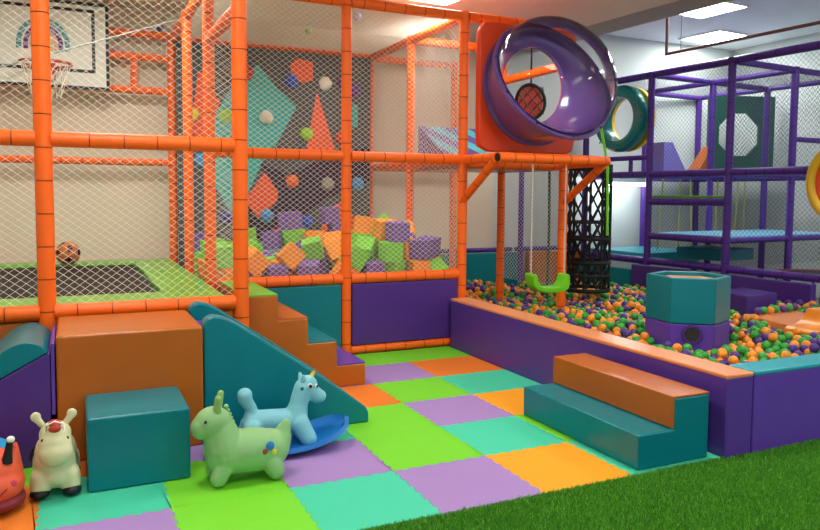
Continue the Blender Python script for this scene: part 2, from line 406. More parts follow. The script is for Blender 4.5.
# ------------------------------------------------------------------ trampoline
t = thing('trampoline', 'sunken trampoline with black bed and green padded surround', 'trampoline', (-0.4, 7.4, 0.0))
obj('bed', pbox(-1.32, 0.62, 6.1, 8.68, 0.755, 0.765, 0), mat('black_mesh_bed', (34, 33, 30), 0.8, 0.2, 120), t, smooth=False)
obj('pad', pbox(-1.36, 1.06, 5.40, 6.02, 0.70, 0.79, 0.02), V_GREEN, t, wn=True)
obj('pad', pbox(-1.36, 1.06, 8.70, 9.09, 0.70, 0.79, 0.02), V_GREEN, t, wn=True)
obj('pad', pbox(0.645, 1.06, 6.03, 8.69, 0.70, 0.79, 0.02), V_GREEN, t, wn=True)
obj('pad', pbox(-1.40, -1.30, 6.03, 8.69, 0.70, 0.79, 0.02), V_GREEN, t, wn=True)
bm = bmesh.new()
for a in ((-1.36,1.06,5.40,5.46),(-1.36,1.06,9.03,9.09),(-1.36,-1.30,5.46,9.03),(1.0,1.06,5.46,9.03)): box(bm, *a, 0.0, 0.70)
obj('base', bm, BLACK, t, smooth=False)
# ball on it
t = thing('basketball', 'brown and black patterned ball resting at the back of the trampoline', 'ball', (-0.04, 8.60, 0.79))
bm = ellipsoid(bmesh.new(), (-0.04, 8.60, 0.915), (0.125,)*3, 28)
for f in bm.faces:
    c = f.calc_center_median() - Vector((-0.04, 8.60, 0.915)); c.normalize()
    q = min((c - Vector(v).normalized()).length for v in ((0.2,-1,.6),(-.7,-.6,.2),(.9,-.4,.1),(.1,-.9,-.5),(-.5,-.3,.9),(.6,.2,.8),(-1,.3,-.2),(0,1,0)))
    if q < 0.26: f.material_index = 1
obj('shell', bm, [mat('brown_ball', (190, 108, 48), 0.5), BLACK], t)
# ------------------------------------------------------------------ basketball backboard
t = thing('basketball_hoop', 'white basketball backboard with black border, rainbow and red hoop', 'basketball hoop', (-0.24, 9.04, 2.73))
bm = bmesh.new(); box(bm, -0.92, 0.43, 9.02, 9.06, 2.72, 3.68, 0)
def strip(a): box(bm, *a[:2], 9.014, 9.0195, *a[2:], 1)
for a in ((-0.92,0.43,2.72,2.755),(-0.92,0.43,3.645,3.68),(-0.92,-0.885,2.755,3.645),(0.395,0.43,2.755,3.645),
          (-0.765,0.285,2.905,2.94),(-0.765,0.285,3.57,3.605),(-0.765,-0.73,2.94,3.57),(0.25,0.285,2.94,3.57)): strip(a)
obj('backboard', bm, [mat('white_board', (226, 226, 214), 0.5), BLACK], t, smooth=False)
bm = bmesh.new()
cols = [mat('rainbow_teal', (86, 160, 170), .6), mat('rainbow_purple', (92, 56, 130), .6), mat('rainbow_pink', (232, 176, 150), .6), mat('rainbow_yellow', (226, 206, 110), .6)]
for q, (ra, rb) in enumerate(((0.215, 0.265), (0.150, 0.195), (0.105, 0.135), (0.065, 0.092))):
    ht = 1.0
    pts = [(-1, -0.07), (-1, -0.035)] + [(math.cos(PI - PI*k/14), math.sin(PI*k/14)*1.05) for k in range(15)] + [(1, -0.035), (1, -0.07)]
    for k in range(len(pts)-1):
        if k % 2 == 0 and q in (0, 1) and False: continue
        A, B = pts[k], pts[k+1]
        def P(p, r): return (-0.235 + p[0]*r, 9.012, 3.19 + (p[1]*r if p[1] > 0 else p[1]))
        g = 0.12
        A2 = (A[0]+(B[0]-A[0])*g, A[1]+(B[1]-A[1])*g)
        vs = [bm.verts.new(P(A2, ra)), bm.verts.new(P(A2, rb)), bm.verts.new(P(B, rb)), bm.verts.new(P(B, ra))]
        bm.faces.new(vs).material_index = q
r = bmesh.ops.extrude_face_region(bm, geom=bm.faces[:]); bmesh.ops.translate(bm, verts=[v for v in r['geom'] if isinstance(v, bmesh.types.BMVert)], vec=(0, -0.003, 0))
obj('rainbow_emblem', bm, cols, t, smooth=False)
RIM = mat('red_hoop', (186, 62, 40), 0.45)
rc = Vector((-0.21, 8.72, 2.93))
bm = bmesh.new(); lathe([(0.25 + 0.016*math.cos(a), 0.016*math.sin(a)) for a in [2*PI*k/8 for k in range(8)]], rc, 'z', 32, True, bm); rimo = obj('rim', bm, RIM, t)
bm = bmesh.new(); box(bm, -0.30, -0.12, 8.97, 9.012, 2.80, 2.98); box(bm, -0.24, -0.18, 8.94, 8.98, 2.86, 2.95); obj('bracket', bm, RIM, t, smooth=False)
bm = bmesh.new()
for k in range(12):
    a = 2*PI*k/12
    for sg in (1, -1):
        path = []
        for s in range(6):
            f = s/5; rr = 0.245 - 0.11*f; aa = a + sg*f*0.8
            path.append(rc + Vector((rr*math.cos(aa), rr*math.sin(aa), -0.36*f)))
        tube(path, 0.004, 4, bm)
obj('hoop_net', bm, NET_W, rimo, smooth=False)

# ------------------------------------------------------------------ climbing wall
t = thing('climbing_wall', 'dark grey climbing wall with teal and orange shapes and bolted holds', 'climbing wall', (2.4, 9.09, 0.0))
bm = bmesh.new(); box(bm, 1.17, 2.405, 9.05, 9.12, 0.0, 3.36, 0); box(bm, 2.411, 3.63, 9.05, 9.12, 0.0, 3.36, 0)
def flat(poly, mi, d=0.004):
    P = [bm.verts.new((x, 9.05 - d, z)) for x, z in poly]; Q = [bm.verts.new((x, 9.05, z)) for x, z in poly]
    f = bm.faces.new(P); f.material_index = mi
    for i in range(len(P)):
        bm.faces.new((P[i], Q[i], Q[(i+1) % len(P)], P[(i+1) % len(P)])).material_index = mi
flat([(2.15,1.95),(2.5,1.82),(3.2,2.12),(3.62,2.2),(3.62,1.75),(3.0,1.5),(2.5,1.1),(1.7,0.8),(1.7,0.95),(2.3,1.5)], 3, 0.002)
flat([(2.13,3.16),(2.37,2.89),(2.62,2.67),(2.35,2.17),(2.25,2.12),(2.02,1.62),(1.84,1.2),(1.57,1.73),(1.60,2.50),(1.85,2.95)], 1, 0.003)
for p in ([(2.54,3.19),(2.63,3.28),(2.84,3.25),(2.84,3.02),(2.71,2.98),(2.56,3.03)], [(2.89,2.88),(3.14,2.14),(3.01,2.04),(2.74,2.11)],
          [(2.21,1.84),(2.38,1.59),(2.36,1.47),(2.12,1.26),(1.96,1.49)], [(2.3,1.11),(2.62,1.21),(2.82,0.91),(2.53,0.72),(2.2,0.8)],
          [(2.96,1.34),(3.27,1.49),(3.34,1.43),(3.46,1.05),(2.95,1.0)], [(1.41,3.01),(1.49,3.02),(1.6,2.75),(1.67,2.7),(1.57,2.33),(1.37,2.15),(1.33,2.44)]):
    flat(p, 2, 0.005)
flat([(3.37,2.75),(3.45,2.74),(3.45,2.46),(3.37,2.45)], 1)
bmesh.ops.recalc_face_normals(bm, faces=bm.faces[:])
obj('wall_board', bm, [mat('charcoal_board', (86, 88, 92), 0.8, 0.2, 90, var=0.12, vscale=40), mat('board_teal', (70, 178, 172), 0.6), mat('board_orange', (238, 92, 46), 0.6), mat('board_plum', (58, 40, 66), 0.75)], t, smooth=False)
HC = {'red': (206,58,50), 'blue': (44,82,190), 'white': (232,230,214), 'lime': (150,204,40), 'yellow': (238,206,30), 'sky': (70,150,200), 'orange': (240,110,50), 'grey': (150,150,140), 'navy': (60,70,150), 'purple': (92,60,140), 'black': (25,25,28)}
rng = random.Random(5)
for c, x, z in [('red',1.99,3.05),('blue',2.55,2.99),('white',3.0,2.99),('lime',1.73,2.51),('white',2.23,2.52),('lime',2.75,2.33),('yellow',1.33,2.51),('red',3.22,2.3),('sky',1.43,1.97),('orange',2.56,1.73),('grey',3.03,1.7),('sky',3.45,1.71),('sky',2.23,1.29),('blue',2.75,1.21),('navy',1.72,1.27),('purple',3.4,2.93),('black',1.96,1.34),('purple',3.25,3.02)]:
    bm = bmesh.new(); ellipsoid(bm, (x, 9.04, z), (0.085, 0.055, 0.085), 14)
    for v in bm.verts:
        v.co.y = min(v.co.y, 9.049); d = v.co - Vector((x, 9.04, z)); v.co += d * rng.uniform(-0.12, 0.12)
    obj('climbing_hold', bm, mat('hold_' + c, HC[c], 0.6), t)

# ------------------------------------------------------------------ foam pit
bm = bmesh.new(); box(bm, 1.19, 3.61, 6.67, 9.03, 0, 0.5)
for v in bm.verts:
    if v.co.z > 0.1: v.co.z = (0.44, 0.46, 0.46, 0.70)[(v.co.x > 2) + 2*(v.co.y > 8)]
struct('floor.002', bm, mat('pit_base', (40, 36, 40), 0.9), 'padded base of the foam pit')
pad('padded_barrier', 'teal padded panel under the frame behind the soft stairs', 'padded panel', pbox(1.18, 2.345, 6.575, 6.625, 0.03, 0.70, 0.012), V_TEAL, 'padded panels below the orange frame')
pad('padded_barrier', 'purple padded panel under the frame beside the ball pit wall', 'padded panel', pbox(2.455, 3.62, 6.575, 6.625, 0.095, 0.70, 0.012), V_DKPURP, 'padded panels below the orange frame')
pad('padded_barrier', 'brown orange padded panel below the trampoline frame left of the orange block', 'padded panel', pbox(-1.37, -0.215, 5.31, 5.35, 0.03, 0.715, 0.012), V_ORNG, 'padded panels below the orange frame')
pad('padded_barrier', 'brown orange padded panel below the trampoline frame behind the slide', 'padded panel', pbox(-0.095, 1.06, 5.31, 5.35, 0.03, 0.715, 0.012), V_ORNG, 'padded panels below the orange frame')
#CUBES-BEGIN
CUBES = [(1.354,6.812,0.584,0.15,1.63,-2.50),(1.789,6.806,0.586,1.35,-1.49,-1.65),(2.086,6.792,0.586,1.57,-0.08,1.47),(2.623,6.824,0.593,1.36,-1.49,-1.65),(2.873,6.808,0.593,-1.25,-1.49,-1.65),(3.247,6.820,0.596,1.51,0.06,-2.46),(1.399,7.286,0.591,-0.06,-1.49,-3.06),(1.637,7.334,0.610,2.45,-1.65,0.09),(2.087,7.303,0.628,-0.05,0.06,-2.38),(2.397,7.240,0.650,-0.08,0.35,-2.89),(2.920,7.231,0.628,1.07,1.65,-1.65),(3.297,7.205,0.628,-1.55,-1.49,-1.65),(1.337,7.644,0.588,-1.62,0.06,2.60),(1.635,7.605,0.612,-0.94,-1.65,0.09),(2.119,7.588,0.650,-1.54,0.07,-2.65),(2.496,7.623,0.657,1.52,-1.49,-1.65),(2.909,7.511,0.650,1.01,-1.65,1.49),(3.466,7.596,0.661,-0.77,1.49,1.50),(1.413,7.878,0.596,3.06,-0.00,1.61),(1.745,7.979,0.623,2.92,-1.65,0.09),(2.097,8.054,0.652,0.07,3.10,1.16),(2.376,8.093,0.674,1.90,-1.65,0.08),(2.931,7.973,0.688,1.62,-0.06,0.79),(3.386,8.064,0.698,-0.08,3.14,-0.01),(1.353,8.525,0.596,-3.07,-0.03,-1.09),(1.821,8.453,0.632,-0.08,3.13,-1.30),(2.091,8.408,0.653,2.25,-1.65,0.08),(2.390,8.449,0.678,-0.06,3.09,-0.82),(2.934,8.405,0.721,2.47,-1.65,0.09),(3.240,8.341,0.720,-1.50,0.04,-0.58),(1.342,8.819,0.597,-2.05,-1.65,0.09),(1.701,8.918,0.626,-1.56,1.49,0.09),(2.155,8.798,0.661,0.06,0.06,-2.25),(2.403,8.923,0.682,0.08,0.01,-1.55),(2.864,8.886,0.718,1.49,-0.01,1.48),(3.503,8.860,0.763,0.08,-0.01,-0.02),(1.327,6.833,0.783,-0.26,-1.51,-2.51),(1.751,6.796,0.785,-1.33,-1.49,-1.65),(2.173,6.999,0.604,-1.51,-1.49,-1.65),(2.378,6.997,0.605,1.49,3.14,-0.04),(2.746,6.781,0.791,1.49,0.01,-3.14),(3.471,7.039,0.616,1.65,0.03,-0.50),(1.369,7.308,0.789,-1.60,0.07,2.84),(1.504,6.954,0.596,-0.01,3.08,0.49),(1.885,7.173,0.616,0.05,0.06,-0.96),(2.293,7.202,0.823,1.27,-0.19,1.51),(2.681,7.192,0.651,-1.49,0.33,0.39),(3.223,7.029,0.799,1.53,-1.20,-1.64),(1.315,7.629,0.787,-0.04,-1.65,0.09),(1.828,7.746,0.628,0.04,3.07,0.57),(2.050,7.566,0.845,1.65,-0.02,-1.20),(2.261,7.752,0.663,-1.50,-0.03,-1.11),(3.165,7.931,0.686,1.53,0.07,-2.23),(3.329,7.403,0.762,-0.55,-0.70,1.51),(1.531,8.081,0.607,1.65,0.03,-1.84),(1.696,8.041,0.820,-0.07,3.10,-0.97),(2.049,8.042,0.848,2.11,1.49,0.08),(2.298,8.123,0.869,-2.33,-1.65,0.09),(3.066,8.169,0.705,0.50,1.49,1.49),(3.502,8.294,0.811,0.04,-0.76,-1.63),(1.302,8.540,0.792,-0.09,-1.65,0.09),(1.875,8.459,0.837,1.50,-1.65,0.08),(2.134,8.270,0.850,0.46,-1.77,2.02),(2.611,8.241,0.694,-1.54,-0.07,-0.30),(2.944,8.374,0.922,-1.65,0.01,1.72),(3.459,8.542,0.777,0.00,-2.38,1.51),(1.341,8.835,0.797,0.05,0.06,-2.39),(1.649,8.925,0.823,1.66,1.49,0.09),(2.029,8.829,0.852,-0.86,1.49,0.08),(2.642,8.707,0.699,-3.06,-0.01,-1.35),(3.068,8.868,0.734,-1.65,-0.02,1.45),(3.297,8.897,0.753,1.58,-0.08,-0.03),(1.299,6.852,0.983,0.92,-1.63,0.65),(1.912,6.829,0.964,2.38,0.15,1.51),(2.288,6.791,0.588,-0.00,-0.08,1.49),(2.441,6.782,0.778,-3.06,-0.96,-0.12),(2.987,6.820,0.795,1.51,0.06,-2.47),(3.256,6.782,0.794,-1.49,-0.01,-0.00),(1.331,7.277,0.987,0.31,-1.65,0.09),(1.692,7.049,0.605,-0.07,3.10,0.39),(2.047,7.266,0.825,-0.02,-0.08,1.76),(2.527,7.302,0.889,0.70,-2.15,-0.91),(3.002,7.075,0.809,-1.74,-0.10,2.81),(3.502,7.034,0.825,0.17,-0.01,0.03),(1.301,7.842,0.788,-3.06,0.01,-1.57),(2.043,7.855,0.646,2.71,-1.65,0.09),(1.822,7.516,0.827,-1.59,-0.08,0.32),(2.223,7.724,0.860,0.08,-0.03,-1.17),(2.602,7.387,0.672,-0.54,-0.07,2.02),(3.326,7.798,0.676,1.51,-0.05,2.40),(1.541,8.341,0.609,0.03,0.07,-2.70),(1.483,7.999,0.803,1.53,-0.07,0.60),(2.054,8.045,1.049,-0.95,1.49,0.08),(2.290,8.010,1.068,-0.86,-1.65,0.09),(2.816,8.124,0.895,0.63,-2.20,-0.09),(3.497,8.046,0.897,-0.69,-1.67,2.22),(1.541,8.607,0.649,0.09,0.57,-1.12),(1.750,8.692,0.827,1.45,-0.10,1.21),(2.083,8.587,0.855,-0.15,-1.49,-3.06),(2.481,8.277,0.882,0.79,1.28,-0.20),(2.937,8.367,1.122,-0.01,3.06,0.03),(3.222,8.608,0.741,0.07,0.05,-0.73),(1.339,8.884,0.998,-1.63,-0.05,0.97),(1.934,8.710,0.643,-0.78,-1.65,0.08),(1.952,8.855,1.047,0.32,1.49,0.08),(2.635,8.925,0.817,1.58,-0.99,-0.00),(2.988,8.643,0.833,2.40,0.18,-0.33),(3.502,8.918,0.969,-1.56,0.08,-1.58),(1.457,7.060,0.798,0.18,3.09,0.63),(1.549,6.793,0.931,-1.36,-0.74,-0.06),(2.077,6.805,0.788,-3.06,0.02,-0.30),(2.156,6.990,0.804,1.49,-0.02,2.85),(2.563,7.013,0.789,-0.85,-0.36,-2.13),(3.477,6.810,0.765,1.01,2.99,0.00),(1.621,7.476,0.811,-0.08,0.02,1.93),(1.896,7.062,0.808,-0.48,1.49,1.49),(1.827,7.286,0.823,-3.09,0.00,-1.29),(2.236,7.142,1.007,-2.88,-0.24,-0.37),(3.081,7.402,0.643,-1.53,-0.07,0.90),(3.466,6.950,1.019,0.69,-1.44,-1.57),(1.565,7.668,0.807,-1.49,-0.02,-1.22),(1.901,7.539,0.633,-1.55,0.08,-2.80),(1.966,7.832,0.840,-3.08,-0.05,-0.76),(2.251,7.421,0.965,0.93,0.25,0.77),(2.721,7.706,0.704,-1.60,0.81,1.68),(3.486,7.653,0.866,-0.13,-1.49,-1.64),(1.308,8.226,0.590,0.00,-0.08,0.07),(1.345,7.759,0.991,-1.59,-0.08,0.31),(1.858,8.213,0.909,0.85,0.65,-2.51),(2.254,8.057,1.266,2.92,1.49,0.08),(2.584,8.053,0.916,-0.10,-0.75,-1.06),(3.143,6.938,1.009,-1.38,-0.03,-0.88),(3.200,7.235,0.865,1.11,-0.41,1.34),(2.629,7.955,0.743,-0.73,0.19,0.56),(3.504,8.432,0.956,2.38,-0.01,-0.01),(3.029,7.756,0.684,1.04,1.65,0.41),(2.668,8.496,0.809,1.02,-2.25,-0.73),(2.275,8.450,0.869,-0.66,-1.65,0.08),(2.741,7.837,0.861,2.00,-0.76,1.72),(3.482,8.678,0.923,0.03,-0.81,1.52),(2.706,7.509,0.822,-0.90,2.59,0.41),(2.883,8.923,0.921,-0.06,-1.65,0.09),(3.311,6.814,1.002,-0.00,0.01,-2.45),(2.768,7.187,0.850,-1.52,0.25,0.90),(2.945,6.781,0.993,-0.08,1.65,-1.65),(3.275,8.693,0.948,1.56,-0.06,3.04),(2.458,7.822,0.841,-1.34,-0.14,-2.72),(3.177,7.605,0.770,0.76,-0.01,2.44),(2.372,8.290,1.080,-1.16,-1.86,-1.05),(3.493,7.843,1.028,-2.19,0.11,-0.06),(3.225,8.459,0.930,-1.26,-1.49,-1.65),(3.469,7.292,0.864,2.62,0.64,0.80),(2.446,7.557,0.864,-1.63,0.02,-0.29),(3.024,6.781,1.194,-3.06,-0.01,-0.00),(2.973,7.377,0.840,-0.06,-3.08,-0.85),(3.112,8.916,0.939,0.08,-0.00,-1.46),(2.937,7.633,0.878,1.73,0.61,0.97),(2.692,8.365,0.973,0.85,0.57,1.75),(3.263,7.707,0.938,-0.53,-0.41,-1.47),(3.199,7.978,0.891,-3.10,-0.07,0.92),(2.982,7.083,1.019,-1.46,-0.12,0.72),(2.482,7.111,0.967,0.86,-0.94,2.04),(2.974,6.990,1.208,1.40,1.42,1.44),(2.814,7.243,1.038,1.49,-0.24,-2.11),(3.269,8.329,1.120,-0.08,-0.03,2.69),(2.836,8.376,1.314,0.08,0.01,-1.54),(3.034,8.141,1.016,-1.59,0.80,0.52),(3.259,8.226,0.911,0.04,0.07,-1.12),(3.349,7.182,1.007,0.56,0.42,2.70),(2.850,7.510,1.012,0.97,0.81,-2.92),(3.435,7.460,1.002,-0.13,-2.23,-1.60),(3.207,7.467,0.982,-0.69,-0.07,0.03),(2.463,7.826,1.047,0.01,1.84,1.47),(3.087,7.298,1.102,0.82,2.73,0.48),(2.556,6.778,0.945,1.61,0.61,0.00),(1.739,7.772,0.822,-0.08,0.02,1.93),(3.498,8.040,1.139,0.64,-0.07,3.09),(2.656,7.681,1.023,-0.93,3.00,-0.53),(2.748,6.969,1.004,0.12,-0.69,0.81),(3.499,8.239,1.046,-1.62,0.80,-1.66),(3.018,7.830,0.988,-2.19,0.12,-0.70),(1.641,7.177,0.812,0.01,3.10,0.44),(3.282,7.777,1.196,0.63,2.39,0.57),(3.336,7.328,1.146,0.18,-2.47,1.44),(3.489,8.840,1.163,0.09,-1.49,-1.65),(2.854,7.325,1.223,0.58,-1.32,0.71),(3.502,7.654,1.122,0.04,0.51,1.57),(3.279,7.991,1.093,-1.37,-1.65,1.49),(3.071,7.611,1.111,0.64,0.82,-1.23)]
CM = [mat('foam_purple', (124, 94, 164), 0.85, 0.15, 60), mat('foam_amber', (246, 150, 36), 0.85, 0.15, 60), mat('foam_lime', (122, 206, 62), 0.85, 0.15, 60)]
def cubemesh(m):
    bm = pbox(-.098, .098, -.098, .098, -.098, .098, .006, 2); me = bpy.data.meshes.new('foam_cube'); bm.to_mesh(me); bm.free(); me.materials.append(m); return me
CME = [cubemesh(m) for m in CM]
rng = random.Random(8)
for q in CUBES:
    k = rng.choice((0, 0, 1, 1, 1, 1, 2, 2) if q[0] > 2.9 else (0, 0, 0, 1, 1, 2, 2, 2)); o = bpy.data.objects.new('foam_cube', CME[k]); C.objects.link(o); o.location = q[:3]; o.rotation_euler = q[3:]
    n = ('purple', 'amber', 'lime green')[k]; tag(o, n + ' foam cube lying in the foam pit behind the net', 'foam cube', n + ' cubes in the foam pit')
#CUBES-END

# balls caught on the roof net
for x, y, z, c, l in ((2.82, 7.41, 3.425, (90, 96, 190), 'blue ball lying on the roof net of the foam pit'), (2.55, 8.31, 3.425, (130, 200, 60), 'green ball lying on the roof net of the foam pit'), (1.0, 9.16, 3.466, (104, 84, 160), 'purple ball caught on top of the frame beside the backboard')):
    bm = ellipsoid(bmesh.new(), (x, y, z+.045), (.045,)*3, 18); tag(obj('plastic_ball', bm, mat('ball_%d' % c[0], c, .35)), l, 'ball')

# ------------------------------------------------------------------ soft stairs, slide, block, left slide
t = thing('soft_stairs', 'orange foam stairs with green, orange, teal and purple treads', 'stairs', (1.65, 6.0, 0.012))
prof = [(1.18,.012),(2.16,.012),(2.16,.19),(1.915,.19),(1.915,.39),(1.675,.39),(1.675,.59),(1.435,.59),(1.435,.785),(1.18,.785)]
obj('body', prism(prof, 'y', 5.47, 6.5, 0.012), V_ORNG, t, wn=True, ang=0.9)
for x0, x1, z, m, l in ((1.18,1.435,.785,V_GREEN,'green tread'),(1.44,1.675,.59,V_ORNG,'orange tread'),(1.68,1.915,.39,V_TEAL,'teal tread'),(1.92,2.16,.19,V_PURP,'purple tread')):
    o = obj('tread', pbox(x0, x1, 5.475, 6.495, z-0.004, z+0.012, 0.005, 2), m, t, wn=True); o['label'] = l
t = thing('slide', 'teal walled soft slide with purple chute running down beside the stairs', 'slide', (1.27, 4.94, 0.012))
sp = [(.725,.012),(1.82,.012),(1.82,.085),(1.795,.125),(1.64,.25),(1.33,.475),(.93,.755),(.88,.785),(.84,.80),(.79,.81),(.75,.80),(.725,.765)]
obj('side_wall', prism(sp, 'y', 4.54, 4.66, 0.016), V_TEAL, t, wn=True, ang=0.9)
obj('side_wall', prism(sp, 'y', 5.15, 5.27, 0.016), V_TEAL, t, wn=True, ang=0.9)
obj('chute', prism([(.725,.012),(1.78,.012),(1.78,.05),(.80,.69),(.725,.69)], 'y', 4.661, 5.149, 0.008), V_PURP, t, wn=True, ang=0.9)
pad('foam_block', 'large orange vinyl foam block between the two soft slides', 'foam block', pbox(-.095, .72, 4.53, 5.25, .012, .755, 0.018), V_ORNG)
t = thing('slide', 'purple wedge slide with rounded teal hump at the left edge', 'slide', (-0.5, 4.9, 0.012))
obj('wedge', prism([(-.125,.012),(-.125,.665),(-.60,.405),(-.8,.28),(-1.2,.06),(-1.2,.012)], 'y', 4.54, 5.25, 0.008), V_DKPURP, t, wn=True, ang=0.9)
arch = [(-.135,.664)] + [(-.135 - .465*k/16, .664 - .254*k/16 + .145*math.sin(PI*(k/16)**0.8)) for k in range(1, 16)] + [(-.60,.41)]
o = obj('hump', prism(arch, 'y', 4.545, 5.25, 0.006), V_TEAL, t, wn=True, ang=0.9); o['label'] = 'rounded teal hump'
obj('side_strip', prism([(-.122,.30),(-.102,.30),(-.102,.71),(-.122,.71)], 'y', 4.545, 5.25, 0.004), V_PURP, t, wn=True)
pad('foam_cube', 'small teal vinyl foam cube standing in front of the orange block', 'foam cube', pbox(.05, .565, 4.02, 4.525, .012, .405, 0.014), V_TEAL)

# ------------------------------------------------------------------ step block
t = thing('step_block', 'two tier foam step block, teal with orange upper step', 'step block', (3.15, 3.7, 0.012))
obj('body', prism([(2.885,.012),(3.425,.012),(3.425,.40),(3.15,.40),(3.15,.218),(2.885,.218)], 'y', 3.10, 4.26, 0.012), V_TEAL, t, wn=True, ang=0.9)
o = obj('upper_cover', prism([(3.138,.222),(3.152,.222),(3.152,.399),(3.425,.399),(3.425,.413),(3.138,.413)], 'y', 3.102, 4.258, 0.005), V_ORNG, t, wn=True, ang=0.9); o['label'] = 'orange upper step cover'

# ------------------------------------------------------------------ ball pit walls
t = thing('pit_wall', 'long purple padded ball pit wall with orange top running away from camera', 'padded wall', (3.62, 4.8, 0.0))
obj('body', pbox(3.513, 3.73, 3.05, 6.53, 0.0, 0.495, 0.012), vinyl('mid_purple_vinyl', (90, 58, 154)), t, wn=True)
o = obj('top_cover', pbox(3.511, 3.732, 3.048, 6.53, 0.485, 0.513, 0.01), V_PEACH, t, wn=True); o['label'] = 'peach orange top'
t = thing('pit_wall', 'purple padded ball pit wall with teal top at the right, facing the turf', 'padded wall', (5.5, 3.15, 0.0))
obj('body', pbox(3.742, 7.55, 3.05, 3.25, 0.0, 0.495, 0.012), V_PURP, t, wn=True)
o = obj('top_cover', pbox(3.74, 7.55, 3.047, 3.253, 0.485, 0.515, 0.01), V_AQUA, t, wn=True); o['label'] = 'aqua teal top'
pad('padded_wall', 'teal padded low wall at the back of the ball pit under the grey wall', 'padded wall', pbox(3.72, 6.18, 9.19, 9.29, 0, 0.72, 0.012), V_TEAL)
pad('padded_wall', 'orange padded low wall at the back of the ball pit beside the climbing net', 'padded wall', pbox(6.28, 7.25, 9.19, 9.29, 0, 0.72, 0.012), V_ORNG)

# ------------------------------------------------------------------ ball pit: floor, hexagon, platform, balls
HEX = Vector((4.78, 4.60)); HR = 0.345
def hexpts(r, ph=22): return [(HEX.x + r*math.cos(math.radians(ph+60*k)), HEX.y + r*math.sin(math.radians(ph+60*k))) for k in range(6)]
def hexprism(r0, r1, z0, z1, bev):
    bm = bmesh.new(); A = [[bm.verts.new((*p, z)) for p in hexpts(r)] for r, z in ((r0, z0), (r0, z1), (r1, z1), (r1, z0))]
    for i in range(4):
        for k in range(6): bm.faces.new((A[i][k], A[i][(k+1) % 6], A[(i+1) % 4][(k+1) % 6], A[(i+1) % 4][k]))
    bmesh.ops.recalc_face_normals(bm, faces=bm.faces[:])
    es = [e for e in bm.edges if e.calc_face_angle(0) > 0.45]
    bmesh.ops.bevel(bm, geom=es, offset=bev, segments=2, profile=0.5, affect='EDGES'); return bm
t = thing('foam_well', 'teal hexagonal foam tub with purple base standing among the balls', 'foam tub', (HEX.x, HEX.y, 0.02))
obj('upper_wall', hexprism(HR, HR-0.06, 0.525, 0.905, 0.012), V_TEAL, t, wn=True, ang=0.9)
o = obj('base_band', hexprism(HR, HR-0.06, 0.02, 0.522, 0.008), V_PURP, t, wn=True, ang=0.9); o['label'] = 'purple base band'
o = obj('inner_cushion', prism(hexpts(HR-0.062), 'z', 0.60, 0.872, 0.01), V_PEACH, t, wn=True, ang=0.9); o['label'] = 'orange cushion inside'
hp = hexpts(HR*math.cos(PI/6), 22+30)   # face midpoints
fm = hp[3]
fn = (Vector(fm) - HEX).normalized()
bm = bmesh.new(); cz = Vector((fm[0], fm[1], 0.440))
tn = Vector((-fn.y, fn.x, 0)); N3 = Vector((fn.x, fn.y, 0))
ring = []
for k in range(24):
    a = 2*PI*k/24; ring.append([bm.verts.new(cz + (tn*math.cos(a) + Vector((0,0,1))*math.sin(a))*r + N3*d) for r, d in ((0.086, 0.0), (0.083, 0.010), (0.062, 0.010), (0.058, -0.002))])
for k in range(24):
    A, B = ring[k], ring[(k+1) % 24]
    for q in range(3): bm.faces.new((A[q], B[q], B[q+1], A[q+1]))
bmesh.ops.recalc_face_normals(bm, faces=bm.faces[:]); obj('hole_rim', bm, V_DKPURP, t)
bm = bmesh.new(); bm.faces.new([bm.verts.new(cz + (tn*math.cos(2*PI*k/24) + Vector((0,0,1))*math.sin(2*PI*k/24))*0.060 + N3*0.002) for k in range(24)])
obj('peep_hole', bm, mat('dark_hole', (52, 46, 40), 0.7), t, smooth=False)
# orange platform and curved seat, purple block
t = thing('foam_platform', 'flat orange foam platform among the balls in front of the purple block', 'foam platform', (6.15, 4.8, 0.0))
obj('body', prism([(5.80,4.40),(6.50,4.40),(6.62,4.98),(5.93,4.98)], 'z', 0.0, 0.43, 0.012), V_PEACH, t, wn=True, ang=0.9)
curve = [(5.68,0),(5.68,.42)] + [(5.72+.24*math.sin(a*PI/16), .58-.14*math.cos(a*PI/16)) for a in range(0, 9)] + [(6.9,.585),(6.9,0)]
pad('curved_foam_seat', 'amber curved foam seat at the right edge of the ball pit', 'foam seat', prism(curve, 'y', 4.06, 4.36, 0.01), V_AMBER)
pad('foam_block', 'purple foam block against the right side wall of the ball pit', 'foam block', prism([(6.50,5.44),(7.05,5.50),(7.10,6.0),(6.56,5.94)], 'z', 0.0, 0.52, 0.015), V_DKPURP)

